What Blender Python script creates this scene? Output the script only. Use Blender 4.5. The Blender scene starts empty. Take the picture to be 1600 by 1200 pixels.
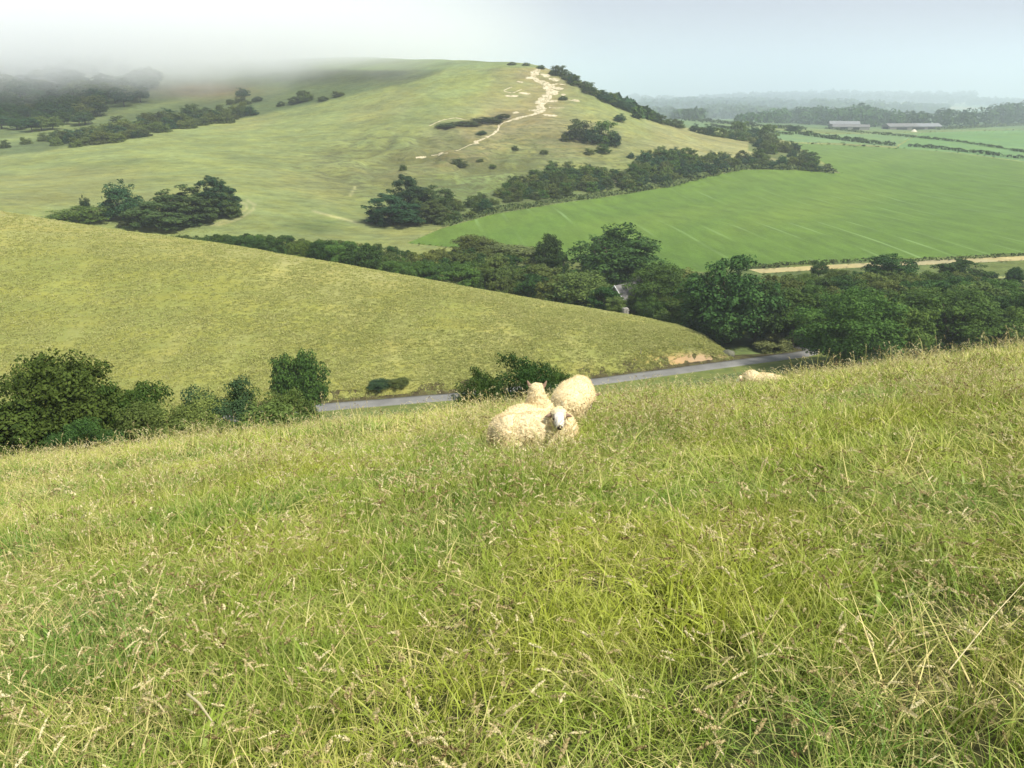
import bpy, bmesh, math, random
import numpy as np
from mathutils import Vector, Matrix, Euler

R = math.radians
SC = bpy.context.scene
COL = SC.collection
rng = np.random.default_rng(11)
random.seed(11)

# ------------------------------------------------------------------ camera
PITCH = R(20.5)
FPX = 1230.0                                   # focal length in 1600-px-wide pixels
cam_d = bpy.data.cameras.new('camera')
cam = bpy.data.objects.new('camera', cam_d)
COL.objects.link(cam)
cam_d.sensor_width = 36.0
cam_d.lens = FPX / 1600 * 36
cam_d.clip_start = 0.05
cam_d.clip_end = 30000
cam.rotation_euler = (R(90) - PITCH, 0, 0)     # eye at the origin, about 1.5 m above the grass
SC.camera = cam

# ------------------------------------------------------------------ sky, sun, exposure
SUN_EL, SUN_AZ = R(52), R(125)                 # azimuth measured clockwise from +Y
world = bpy.data.worlds.new('World')
SC.world = world
world.use_nodes = True
wt = world.node_tree
wt.nodes.clear()
sky = wt.nodes.new('ShaderNodeTexSky')
sky.sky_type = 'NISHITA'
sky.sun_disc = False
sky.sun_elevation = SUN_EL
sky.sun_rotation = SUN_AZ
sky.air_density = 1.0
sky.dust_density = 4.0
sky.ozone_density = 1.0
wtc = wt.nodes.new('ShaderNodeTexCoord')
wn = wt.nodes.new('ShaderNodeTexNoise')
wn.inputs['Scale'].default_value = 1.6
wn.inputs['Detail'].default_value = 4
wr = wt.nodes.new('ShaderNodeValToRGB')        # even overcast with faint, broad mottling
wr.color_ramp.elements[0].position = 0.3
wr.color_ramp.elements[0].color = (4.35, 4.95, 5.55, 1)
wr.color_ramp.elements[1].position = 0.7
wr.color_ramp.elements[1].color = (5.05, 5.55, 6.05, 1)
wm = wt.nodes.new('ShaderNodeMix')
wm.data_type = 'RGBA'
wm.inputs[0].default_value = 0.93
wb = wt.nodes.new('ShaderNodeBackground')
wb.inputs['Strength'].default_value = 0.073
wo = wt.nodes.new('ShaderNodeOutputWorld')
wt.links.new(wtc.outputs['Generated'], wn.inputs['Vector'])
wt.links.new(wn.outputs['Fac'], wr.inputs['Fac'])
wt.links.new(sky.outputs[0], wm.inputs[6])
wt.links.new(wr.outputs[0], wm.inputs[7])
wt.links.new(wm.outputs[2], wb.inputs['Color'])
wt.links.new(wb.outputs[0], wo.inputs['Surface'])

sun_d = bpy.data.lights.new('sun', 'SUN')
sun = bpy.data.objects.new('sun', sun_d)
COL.objects.link(sun)
sun_d.energy = 3.7
sun_d.angle = R(7)
sun_d.color = (1.0, 0.95, 0.86)
sd = Vector((math.sin(SUN_AZ) * math.cos(SUN_EL), math.cos(SUN_AZ) * math.cos(SUN_EL), math.sin(SUN_EL)))
sun.rotation_euler = sd.to_track_quat('Z', 'Y').to_euler()

vs = SC.view_settings
vs.view_transform = 'Standard'
vs.look = 'None'
vs.gamma = 1
vs.use_curve_mapping = False
vs.exposure = 0.90
cy = SC.cycles
cy.max_bounces = 6
cy.diffuse_bounces = 3
cy.glossy_bounces = 1
cy.transmission_bounces = 3
cy.volume_bounces = 5
cy.transparent_max_bounces = 8
cy.use_denoising = True
cy.denoising_input_passes = 'RGB_ALBEDO_NORMAL'
cy.denoising_prefilter = 'ACCURATE'
cy.caustics_reflective = False
cy.caustics_refractive = False
cy.sample_clamp_indirect = 4

# ------------------------------------------------------------------ helpers
def tag(o, label=None, cat=None, group=None, kind=None):
    if label: o['label'] = label
    if cat: o['category'] = cat
    if group: o['group'] = group
    if kind: o['kind'] = kind
    return o

def mesh_np(name, verts, faces, smooth=False, attrs=None, mats=(), mat_idx=None):
    """verts (N,3); faces (M,k) array or a list of arrays of differing k; attrs {name: (N,) or (N,3)}"""
    me = bpy.data.meshes.new(name)
    verts = np.asarray(verts, np.float32)
    fl = faces if isinstance(faces, list) else [faces]
    fl = [np.asarray(f, np.int32) for f in fl if len(f)]
    loops = np.concatenate([f.ravel() for f in fl])
    tot = np.concatenate([np.full(len(f), f.shape[1], np.int32) for f in fl])
    start = np.concatenate([[0], np.cumsum(tot)[:-1]]).astype(np.int32)
    me.vertices.add(len(verts))
    me.vertices.foreach_set('co', verts.ravel())
    me.loops.add(len(loops))
    me.loops.foreach_set('vertex_index', loops)
    me.polygons.add(len(tot))
    me.polygons.foreach_set('loop_start', start)
    me.polygons.foreach_set('loop_total', tot)
    if mat_idx is not None:
        me.polygons.foreach_set('material_index', np.asarray(mat_idx, np.int32))
    me.update(calc_edges=True)
    me.validate()
    me.polygons.foreach_set('use_smooth', np.full(len(me.polygons), bool(smooth)))
    for k, v in (attrs or {}).items():
        v = np.asarray(v, np.float32)
        if v.ndim == 1:
            me.attributes.new(k, 'FLOAT', 'POINT').data.foreach_set('value', v)
        else:
            c = np.ones((len(v), 4), np.float32); c[:, :3] = v
            me.attributes.new(k, 'FLOAT_COLOR', 'POINT').data.foreach_set('color', c.ravel())
    for m in mats:
        me.materials.append(m)
    return me

def link(name, me, parent=None, loc=None):
    o = bpy.data.objects.new(name, me)
    COL.objects.link(o)
    if parent: o.parent = parent
    if loc is not None: o.location = loc
    return o

def empty(name, loc, rz=0.0):
    o = bpy.data.objects.new(name, None)
    o.empty_display_size = 0.2
    COL.objects.link(o)
    o.location = loc
    o.rotation_euler = (0, 0, rz)
    return o

def hash2(ix, iy, seed):
    h = (ix.astype(np.int64) * 374761393 + iy.astype(np.int64) * 668265263 + seed * 1442695041) & 0xffffffff
    h = ((h ^ (h >> 13)) * 1274126177) & 0xffffffff
    return ((h ^ (h >> 16)) & 0xffffff) / float(0xffffff)

def vnoise(x, y, seed=0):
    x = np.asarray(x, float); y = np.asarray(y, float)
    ix, iy = np.floor(x).astype(np.int64), np.floor(y).astype(np.int64)
    fx, fy = x - ix, y - iy
    fx, fy = fx * fx * (3 - 2 * fx), fy * fy * (3 - 2 * fy)
    a, b = hash2(ix, iy, seed), hash2(ix + 1, iy, seed)
    c, d = hash2(ix, iy + 1, seed), hash2(ix + 1, iy + 1, seed)
    return (a + (b - a) * fx) * (1 - fy) + (c + (d - c) * fx) * fy

def fbm(x, y, oct=4, seed=0):
    s, a, t = 0.0, 1.0, 0.0
    for k in range(oct):
        s = s + a * (vnoise(x * 2**k + 17.3 * k, y * 2**k - 9.1 * k, seed + k) - 0.5)
        t += a; a *= 0.5
    return s / t * 2                             # about -1..1

# node-material helper
class NT:
    def __init__(self, name):
        self.m = bpy.data.materials.new(name)
        self.m.use_nodes = True
        self.t = self.m.node_tree
        self.t.nodes.clear()
        self.out = self.n('OutputMaterial')
    def n(self, typ, **kw):
        nd = self.t.nodes.new('ShaderNode' + typ)
        for k, v in kw.items():
            if k.startswith('i_'):
                key = k[2:].replace('_', ' ')
                nd.inputs[int(key) if key.isdigit() else key].default_value = v
            else:
                setattr(nd, k, v)
        return nd
    def l(self, a, b): self.t.links.new(a, b)
    def attr(self, name): return self.n('Attribute', attribute_name=name)
    def noise(self, vec, scale, detail=3, rough=0.55):
        nd = self.n('TexNoise'); nd.inputs['Scale'].default_value = scale
        nd.inputs['Detail'].default_value = detail; nd.inputs['Roughness'].default_value = rough
        if vec is not None: self.l(vec, nd.inputs['Vector'])
        return nd.outputs['Fac']
    def mapping(self, vec, scale=(1, 1, 1), rot=(0, 0, 0)):
        nd = self.n('Mapping'); nd.inputs['Scale'].default_value = scale; nd.inputs['Rotation'].default_value = rot
        self.l(vec, nd.inputs['Vector']); return nd.outputs[0]
    def ramp(self, fac, stops):
        nd = self.n('ValToRGB'); e = nd.color_ramp.elements
        while len(e) < len(stops): e.new(0.5)
        for k, (p, c) in enumerate(stops):
            e[k].position = p
            e[k].color = (c, c, c, 1) if not hasattr(c, '__len__') else (*c, 1)
        self.l(fac, nd.inputs['Fac']); return nd.outputs[0]
    def mix(self, fac, a, b, blend='MIX'):
        nd = self.n('Mix', data_type='RGBA', blend_type=blend)
        for s, v in ((0, fac), (6, a), (7, b)):
            if hasattr(v, 'is_output') or isinstance(v, bpy.types.NodeSocket): self.l(v, nd.inputs[s])
            elif s == 0: nd.inputs[0].default_value = v
            else: nd.inputs[s].default_value = (*v, 1)
        return nd.outputs[2]
    def math(self, op, a, b=0.5):
        nd = self.n('Math', operation=op)
        for s, v in ((0, a), (1, b)):
            if isinstance(v, bpy.types.NodeSocket): self.l(v, nd.inputs[s])
            else: nd.inputs[s].default_value = v
        return nd.outputs[0]
    def bsdf(self, col, rough=0.9, spec=0.2, bump=None, bstr=0.3, bdist=0.1):
        b = self.n('BsdfPrincipled')
        b.inputs['Roughness'].default_value = rough
        b.inputs['Specular IOR Level'].default_value = spec
        if isinstance(col, bpy.types.NodeSocket): self.l(col, b.inputs['Base Color'])
        else: b.inputs['Base Color'].default_value = (*col, 1)
        if bump is not None:
            bn = self.n('Bump'); bn.inputs['Strength'].default_value = bstr; bn.inputs['Distance'].default_value = bdist
            self.l(bump, bn.inputs['Height']); self.l(bn.outputs[0], b.inputs['Normal'])
        self.l(b.outputs[0], self.out.inputs['Surface'])
        return self.m
    def leaf(self, col, trans=0.35, rough=0.6, spec=0.2):
        b = self.n('BsdfPrincipled'); b.inputs['Roughness'].default_value = rough
        b.inputs['Specular IOR Level'].default_value = spec
        t = self.n('BsdfTranslucent'); mx = self.n('MixShader'); mx.inputs[0].default_value = trans
        for nd, s in ((b, 'Base Color'), (t, 'Color')):
            if isinstance(col, bpy.types.NodeSocket): self.l(col, nd.inputs[s])
            else: nd.inputs[s].default_value = (*col, 1)
        self.l(b.outputs[0], mx.inputs[1]); self.l(t.outputs[0], mx.inputs[2])
        self.l(mx.outputs[0], self.out.inputs['Surface'])
        return self.m

# ------------------------------------------------------------------ sight lines: where a point of the photograph can stand
CP, SP = math.cos(PITCH), math.sin(PITCH)
def ray(px, py):
    """(x, z) reached per metre of forward distance y"""
    u = (np.asarray(px, float) - 800) / FPX
    v = (600 - np.asarray(py, float)) / FPX
    f = CP + v * SP
    return u / f, (-SP + v * CP) / f
def at(px, py, Y):
    x, z = ray(px, py)
    return x * Y, Y, z * Y
def pix(x, y, z):
    """photo pixel of a world point"""
    f = y * CP - z * SP
    v = (y * SP + z * CP) / f
    return 800 + FPX * x / f, 600 - FPX * v

# ------------------------------------------------------------------ terrain heights
# A: the meadow we stand on
A_A, A_B, A_C = 0.12, -0.268, 0.00375
def HA(x, y):
    x = np.asarray(x, float); y = np.asarray(y, float)
    yy = np.minimum(y, 35.0)
    z = -1.55 + A_A * x + A_B * y - A_C * yy * yy - 2 * A_C * 35.0 * np.maximum(y - 35.0, 0)
    z = z - 0.16 * np.exp(-((x / np.maximum(y, 4) - 0.30) / 0.20) ** 2) * np.clip(y, 0, 40) / 20
    z = z + 0.10 * fbm(x / 7, y / 7, 3, 5) + 0.035 * fbm(x / 1.3, y / 1.3, 2, 8)
    return z

# the lane's line and grade, surveyed (pixel, pixel, distance)
LANE_PX = [(180, 676, 118.5), (320, 660, 123), (500, 637.5, 129.5), (600, 629.5, 132), (705, 621, 134.5), (820, 609, 138), (930, 597.5, 142), (1060, 580, 148.5), (1150, 568, 153.5), (1215, 559.5, 158), (1252, 554.5, 162), (1268, 550.5, 166), (1266, 546, 171), (1240, 542, 176), (1190, 538, 182)]
_lp = np.array([at(*p) for p in LANE_PX])
lane = np.stack([np.interp(np.linspace(0, len(_lp) - 1, 260), np.arange(len(_lp)), _lp[:, k]) for k in range(3)], -1)
for _ in range(30):
    lane[1:-1] = 0.25 * lane[:-2] + 0.5 * lane[1:-1] + 0.25 * lane[2:]
def lane_cut(x, y, z, cut=True):
    """the bench the lane runs on: cut into the spur, carried over the hollows"""
    sh = np.broadcast(x, y).shape
    xf = np.broadcast_to(x, sh).ravel(); yf = np.broadcast_to(y, sh).ravel(); zf = np.array(np.broadcast_to(z, sh), float).ravel()
    ii = np.nonzero((yf > 108) & (yf < 196))[0]
    if len(ii):
        L = lane[::3]
        d2 = (xf[ii, None] - L[None, :, 0]) ** 2 + (yf[ii, None] - L[None, :, 1]) ** 2
        k = d2.argmin(1); d = np.sqrt(d2[np.arange(len(ii)), k]); zl = L[k, 2]
        zn = np.minimum(zf[ii], zl - 0.12 + np.maximum(d - 2.6, 0) * 0.75 + 100 * (d > 11))
        if not cut: zn = np.where(d < 6, np.maximum(zn, zl - 0.12 - np.maximum(d - 2.6, 0) * 0.8), zn)
        zf[ii] = zn
    return zf.reshape(sh)

# B: the grassy spur across the lane, as sight-line profiles (foot -> skyline)
B_SKY = np.array([(-500, 262, 255), (-200, 300, 245), (0, 330, 232), (100, 347, 226), (200, 362, 220), (300, 375, 214), (400, 390, 208), (500, 407, 203),
                  (600, 425, 197), (700, 443, 191), (800, 462, 185), (900, 478, 180), (1000, 496, 174), (1055, 507, 170), (1095, 521, 166), (1130, 546, 163), (1180, 585, 160), (1300, 640, 158)], float)
B_FOOT = np.array([(-500, 790, 105), (-200, 742, 112), (0, 705, 117), (300, 666, 123), (500, 634, 129.5), (700, 618, 134), (930, 592, 141.5), (1060, 570, 148), (1140, 563, 152), (1200, 590, 154), (1300, 650, 156)], float)
def _uofpx(px, py): return ray(px, py)[0]
_bu = _uofpx(B_SKY[:, 0], B_SKY[:, 1]); _fu = _uofpx(B_FOOT[:, 0], B_FOOT[:, 1])
def HB(x, y):
    x = np.asarray(x, float); y = np.asarray(y, float)
    u = x / np.maximum(y, 1)
    ys = np.interp(u, _bu, B_SKY[:, 2]); ps = np.interp(u, _bu, B_SKY[:, 1])
    yf = np.interp(u, _fu, B_FOOT[:, 2]); pf = np.interp(u, _fu, B_FOOT[:, 1])
    s = (y - yf) / (ys - yf)
    sc = np.clip(s, 0, 1)
    py = ps + (pf - ps) * (1 - sc) ** 1.55
    zr = (-SP + (600 - py) / FPX * CP) / (CP + (600 - py) / FPX * SP)
    z = zr * np.clip(y, yf, ys)
    zs = np.where(s > 1, 1, 0)
    d = np.maximum(y - ys, 0)
    z = z + zs * (zr * d - 0.006 * d * d)
    df = np.maximum(yf - y, 0)
    z = z - 0.55 * df
    z = z + 0.22 * fbm(x / 9, y / 9, 3, 31)
    return lane_cut(x, y, z)

# C: valley, far hill, fields and the plain, through surveyed points (pixel, pixel, distance)
C_PTS = [
 # lane and valley bottom
 (1150,547,165),(1250,556,160),(930,604,140),(500,643,127),(300,668,121),(0,710,114),(1400,560,155),(1600,555,152),(1900,555,150),
 # stream valley
 (1200,415,237),(700,373,276),(1600,398,250),(1900,385,255),(1330,410,241),
 # crop field
 (1300,268,480),(790,330,330),(1000,300,402),(1160,264,478),(1600,255,545),(1600,320,365),(1200,330,345),(1000,350,305),(1900,250,560),(1400,300,410),
 (1270,222,690),(1400,230,660),(1320,203,840),(1450,203,840),(1600,203,840),(1900,203,840),(1060,187,900),(1180,200,800),
 # pasture
 (0,320,290),(300,310,312),(200,342,286),(500,300,350),(500,250,425),(650,245,435),(700,190,505),(780,185,520),(850,150,560),(860,200,500),
 (900,250,452),(950,210,505),(960,280,420),(700,300,372),(620,352,302),(0,245,430),(250,207,500),(480,163,600),(450,352,287),(330,350,284),(-300,330,280),(-300,260,420),
 # rim, side valley and the wooded far slope
 (0,212,500),(120,195,560),(250,165,640),(200,110,800),(0,120,790),(400,120,780),(540,90,860),(620,92,800),(700,97,730),(780,99,665),(830,100,620),(-300,130,760),(-300,215,480),
 # the nose of the hill
 (920,134,590),(970,167,610),(1060,197,640),(1150,222,600),(1230,245,530),
]
C_XYZ = [at(*p) for p in C_PTS]
C_XYZ += [(-20, 225, -53.5), (-60, 225, -52), (30, 222, -54.5), (60, 200, -54), (100, 200, -53.5), (0, 180, -56), (-60, 180, -56), (-120, 190, -54), (60, 165, -55), (-60, 140, -57), (20, 150, -56),
          (140, 190, -53), (200, 200, -53), (0, 85, -54), (-60, 85, -54), (60, 85, -54), (120, 100, -54), (-150, 85, -54),
          (0, 800, -8), (60, 800, -34), (160, 780, -36), (-60, 1000, 20), (100, 1000, -34), (-400, 1100, 34), (-700, 900, 26), (300, 1000, -36), (700, 1000, -37), (1200, 900, -38),
          (0, 1400, -30), (300, 1400, -36), (800, 1400, -36), (-500, 1500, 20), (0, 2400, -26), (900, 2400, -25), (-900, 2400, -10), (1800, 2400, -24),
          (0, 6000, -50), (3000, 6000, -50), (-3000, 6000, -50), (5000, 6000, -50), (-5000, 6000, -50)]
C_XYZ = np.array(C_XYZ, float)
def _q(x, y):
    y = np.maximum(y, 40.0)
    return np.stack([3.0 * x / y, 2.2 * np.log(y / 100)], -1)
_cq = _q(C_XYZ[:, 0], C_XYZ[:, 1])
def _phi(r2): return 0.5 * r2 * np.log(r2 + 1e-9)
_n = len(_cq)
_K = _phi(((_cq[:, None] - _cq[None]) ** 2).sum(-1)) + np.eye(_n) * 0.0015
_P = np.concatenate([np.ones((_n, 1)), _cq], 1)
_M = np.block([[_K, _P], [_P.T, np.zeros((3, 3))]])
_W = np.linalg.solve(_M, np.concatenate([C_XYZ[:, 2], np.zeros(3)]))
def HC0(x, y):
    x = np.asarray(x, float); y = np.asarray(y, float)
    sh = np.broadcast(x, y).shape
    x = np.broadcast_to(x, sh).ravel(); y = np.broadcast_to(y, sh).ravel()
    out = np.empty(len(x))
    for a in range(0, len(x), 40000):
        q = _q(x[a:a + 40000], y[a:a + 40000])
        r2 = ((q[:, None] - _cq[None]) ** 2).sum(-1)
        out[a:a + 40000] = _phi(r2) @ _W[:_n] + _W[_n] + q @ _W[_n + 1:]
    return out.reshape(sh)
def HC(x, y):
    x = np.asarray(x, float); y = np.asarray(y, float)
    z = HC0(x, y)
    amp = np.clip((y - 270) / 100, 0.15, 1) * np.clip(2 - y / 1200, 0.4, 1)
    z = z + amp * (0.9 * fbm(x / 60, y / 60, 2, 51) + 0.5 * fbm(x / 18, y / 18, 3, 57))
    # hummocks and terracettes of the old workings on the nose of the hill
    px, py = pix(x, y, z)
    w = np.exp(-((px - 700) / 200) ** 2 - ((py - 250) / 60) ** 2)
    z = z + w * (6.5 * np.abs(fbm(x / 20, y / 22, 2, 61)) - 1.6)
    w2 = np.exp(-((px - 840) / 150) ** 2 - ((py - 285) / 40) ** 2)
    ph = z / 2.3 + 0.6 * fbm(x / 40, y / 40, 2, 67)
    return lane_cut(x, y, z + w2 * 1.2 * np.sin(2 * np.pi * ph), False)
def H(x, y): return np.maximum(np.maximum(HA(x, y), HB(x, y)), HC(x, y))

def hits(px, py, fn=HC, y0=90.0, y1=6500.0, n=900):
    """ground points seen at photo pixels (vectorised); NaN where the sight line meets the sky"""
    px = np.atleast_1d(np.asarray(px, float)); py = np.atleast_1d(np.asarray(py, float))
    xr, zr = ray(px, py)
    Y = np.geomspace(y0, y1, n)
    out = np.full((len(px), 3), np.nan)
    for k in range(len(px)):
        g = fn(xr[k] * Y, Y)
        below = np.nonzero(g >= zr[k] * Y)[0]
        if len(below):
            i = below[0]
            if i:
                d0 = zr[k] * Y[i - 1] - g[i - 1]; d1 = g[i] - zr[k] * Y[i]
                yy = Y[i - 1] + (Y[i] - Y[i - 1]) * d0 / (d0 + d1 + 1e-9)
            else: yy = Y[0]
            out[k] = xr[k] * yy, yy, float(fn(xr[k] * yy, yy))
    return out

def poly_hits(pts, step=6.0, fn=HC):
    """a pixel polyline resampled every few pixels and laid on the ground"""
    P = np.array(pts, float)
    seg = np.hypot(*np.diff(P, axis=0).T)
    t = np.concatenate([[0], np.cumsum(seg)])
    n = max(2, int(t[-1] / step))
    s = np.linspace(0, t[-1], n)
    w = hits(np.interp(s, t, P[:, 0]), np.interp(s, t, P[:, 1]), fn)
    return w[~np.isnan(w[:, 0])]

def in_poly(px, py, poly):
    poly = np.array(poly, float); ins = np.zeros(np.shape(px), bool)
    j = len(poly) - 1
    for i in range(len(poly)):
        xi, yi = poly[i]; xj, yj = poly[j]
        c = ((yi > py) != (yj > py)) & (px < (xj - xi) * (py - yi) / (yj - yi + 1e-12) + xi)
        ins ^= c; j = i
    return ins

def poly_dist(px, py, poly):
    """distance to the polygon's outline and the nearest outline point"""
    poly = np.array(poly, float); best = np.full(np.shape(px), 1e18); bx = np.zeros(np.shape(px)); by = np.zeros(np.shape(px))
    for i in range(len(poly)):
        a, b = poly[i - 1], poly[i]
        d = b - a; L = d @ d + 1e-12
        t = np.clip(((px - a[0]) * d[0] + (py - a[1]) * d[1]) / L, 0, 1)
        qx, qy = a[0] + t * d[0], a[1] + t * d[1]
        e = (px - qx) ** 2 + (py - qy) ** 2
        m = e < best
        best = np.where(m, e, best); bx = np.where(m, qx, bx); by = np.where(m, qy, by)
    return np.sqrt(best), bx, by
# ------------------------------------------------------------------ ground materials
def ground_mat(name, amt=0.35, s1=0.05, s2=0.45, tint=(1.12, 1.05, 0.88), bstr=0.5, bdist=0.4, stretch=(1, 1, 1), rough=False):
    N = NT(name)
    c = N.attr('col').outputs['Color']
    pos = N.n('NewGeometry').outputs['Position']
    ps = N.mapping(pos, stretch)
    a = N.noise(ps, s1, 4); b = N.noise(ps, s2, 5, 0.65)
    va = N.ramp(a, [(0.3, 1 - amt * 0.7), (0.7, 1 + amt * 0.7)])
    vb = N.ramp(b, [(0.25, 1 - amt), (0.75, 1 + amt)])
    c2 = N.mix(1.0, c, va, 'MULTIPLY'); c2 = N.mix(1.0, c2, vb, 'MULTIPLY')
    yel = N.mix(1.0, c2, tint, 'MULTIPLY')
    c3 = N.mix(N.ramp(N.noise(ps, s1 * 2.7, 3), [(0.42, 0), (0.62, 1)]), c2, yel)
    if rough:
        spk = N.ramp(N.noise(N.mapping(pos, (0.45, 0.8, 1)), 0.42, 4, 0.65), [(0.50, 0), (0.60, 1)])
        f = N.math('MULTIPLY', N.math('MULTIPLY', spk, N.attr('rough').outputs['Fac']), 0.75)
        c3 = N.mix(f, c3, (0.085, 0.092, 0.038))
    return N.bsdf(c3, 0.95, 0.1, b, bstr, bdist)

def sd_line(px, py, pts):
    """pixel distance to an open polyline"""
    P = np.array(pts, float); best = np.full(np.shape(px), 1e9)
    for i in range(1, len(P)):
        a, d = P[i - 1], P[i] - P[i - 1]
        t = np.clip(((px - a[0]) * d[0] + (py - a[1]) * d[1]) / (d @ d), 0, 1)
        best = np.minimum(best, np.hypot(px - a[0] - t * d[0], py - a[1] - t * d[1]))
    return best
def sstep(a, b, v):
    t = np.clip((v - a) / (b - a), 0, 1); return t * t * (3 - 2 * t)
def lay(col, w, c):
    return col * (1 - w[:, None]) + np.array(c) * w[:, None]

PATH_PTS = [(836,112),(832,122),(846,130),(858,140),(852,152),(846,166),(838,178),(815,184),(790,192),(775,205),(748,220),(712,236)]

# ------------------------------------------------------------------ C: valley, far hill and plain, cut into its fields
us = np.concatenate([np.linspace(-1.5, -0.74, 50, endpoint=False), np.linspace(-0.74, 0.74, 520), np.linspace(0.74, 1.5, 51)[1:]])
ys = np.concatenate([np.geomspace(70, 200, 60, endpoint=False), np.geomspace(200, 720, 330, endpoint=False), np.geomspace(720, 9000, 110)])
nu, ny = len(us), len(ys)
U, Y = np.meshgrid(us, ys)
gx, gy = (U * Y).ravel(), Y.ravel().copy()
gz = HC(gx, gy)
qx, qy = pix(gx, gy, gz)

FIELDS = {  # name: (outline in the photo, nearest, farthest)
 'crop_field': ([(636,380),(690,357),(770,335),(880,317),(960,306),(1050,291),(1110,275),(1160,265),(1230,265),(1314,271),(1290,256),(1262,238),(1236,224),(1300,226),(1400,231),(1500,240),(1600,253),(1900,285),(1900,380),(1600,396),(1330,408),(1200,414),(1100,425),(900,410),(800,395)], 225, 760),
 'straw_field': ([(1170,421),(1330,412),(1600,400),(1900,386),(1900,393),(1600,406.5),(1500,411.5),(1330,418.5),(1190,427)], 200, 300),
 'hay_field': ([(1555,432),(1900,418),(1900,440),(1570,446)], 180, 250),
 'barley_field': ([(1400,231),(1440,207),(1900,196),(1900,284),(1600,252),(1500,239)], 420, 960),
 'ley_field': ([(1050,188),(1180,201),(1300,210),(1436,208),(1398,229),(1300,223),(1236,222),(1190,209),(1090,200)], 560, 960),
}
fid = np.zeros(len(gx), int)
names = ['valley_ground'] + list(FIELDS)
for k, (poly, y0, y1) in enumerate(FIELDS.values(), 1):
    d, bx, by = poly_dist(qx, qy, poly)
    near = (d < 2.6) & (gy > y0 * 0.96) & (gy < y1 * 1.03)
    ii = np.nonzero(near)[0]
    xr, zr = ray(bx[ii], by[ii]); yy = gy[ii].copy()
    for _ in range(7):
        e = 0.4
        f0 = HC(xr * yy, yy) - zr * yy; f1 = HC(xr * (yy + e), yy + e) - zr * (yy + e)
        sl = (f1 - f0) / e
        sl = np.where(np.abs(sl) < 0.02, 0.02, sl)
        yy = yy - np.clip(f0 / sl, -4, 4)
    ok = np.abs(yy - gy[ii]) < 0.035 * gy[ii]
    jj = ii[ok]
    gx[jj] = (xr * yy)[ok]; gy[jj] = yy[ok]
gz = HC(gx, gy)
qx, qy = pix(gx, gy, gz)
idx = np.arange(nu * ny).reshape(ny, nu)
F = np.stack([idx[:-1, :-1], idx[:-1, 1:], idx[1:, 1:], idx[1:, :-1]], -1).reshape(-1, 4)
fx, fy, fY = qx[F].mean(1), qy[F].mean(1), gy[F].mean(1)
fcls = np.zeros(len(F), int)
for k, (poly, y0, y1) in enumerate(FIELDS.values(), 1):
    m = in_poly(fx, fy, poly) & (fY > y0) & (fY < y1) & (fcls == 0)
    fcls[m] = k

# colour of the ground cover, region by region; hummock hollows get painted shade
n1 = fbm(gx / 45, gy / 60, 3, 71); n2 = fbm(gx / 12, gy / 16, 3, 73); n3 = fbm(gx / 150, gy / 150, 2, 77)
col = np.tile(np.array([0.172, 0.208, 0.076]), (len(gx), 1))                            # grazed pasture
col = lay(col, 0.45 * sstep(0, 0.6, n1), (0.185, 0.185, 0.075))
far = sstep(740, 900, gy) * sstep(950, 1010, qx + (gy - 700) * 0.1)
col = lay(col, far, (0.10, 0.16, 0.065))
cell = hash2(np.floor(gx / 170 + 0.4 * np.sin(gy / 300)).astype(int), np.floor(gy / 260).astype(int), 5)
col = lay(col, sstep(1150, 1400, gy) * sstep(0.35, 0.45, cell), (0.16, 0.21, 0.09))
col = lay(col, sstep(1150, 1400, gy) * sstep(0.7, 0.75, cell), (0.30, 0.28, 0.15))
pd = sd_line(qx, qy, PATH_PTS)
bare = np.exp(-(pd / 42) ** 2) * (gy > 400) * (gy < 700)
col = lay(col, 0.7 * np.clip(bare * (1 + 0.6 * n2), 0, 1), (0.20, 0.165, 0.085))
rough = np.exp(-((qx - 640) / 150) ** 2 - ((qy - 270) / 40) ** 2) * (gy < 560)
col = lay(col, np.clip(rough * (0.6 + 0.9 * n2), 0, 0.85), (0.125, 0.115, 0.05))
nose = np.exp(-((qx - 890) / 90) ** 2 - ((qy - 215) / 45) ** 2) * (gy > 380) * (gy < 660)
col = lay(col, 0.6 * np.clip(nose * (1 + 0.5 * n2), 0, 1), (0.185, 0.155, 0.08))
foot = np.exp(-((qx - 800) / 170) ** 2 - ((qy - 300) / 32) ** 2) * (gy < 520)
col = lay(col, 0.85 * np.clip(foot * (1.1 + 0.5 * n2), 0, 1), (0.10, 0.145, 0.05))
foot2 = np.exp(-((qx - 500) / 75) ** 2 - ((qy - 352) / 16) ** 2) * (gy < 330)
col = lay(col, np.clip(foot2 * (0.8 + 0.6 * n2), 0, 0.9), (0.085, 0.115, 0.04))
straw = sstep(985, 1050, qx) * sstep(178, 190, qy) * (1 - sstep(255, 272, qy)) * (gy > 440) * (gy < 680) * (1 - sstep(1225, 1245, qx))
col = lay(col, 0.75 * straw * (0.8 + 0.3 * n2), (0.24, 0.22, 0.105))
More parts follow.
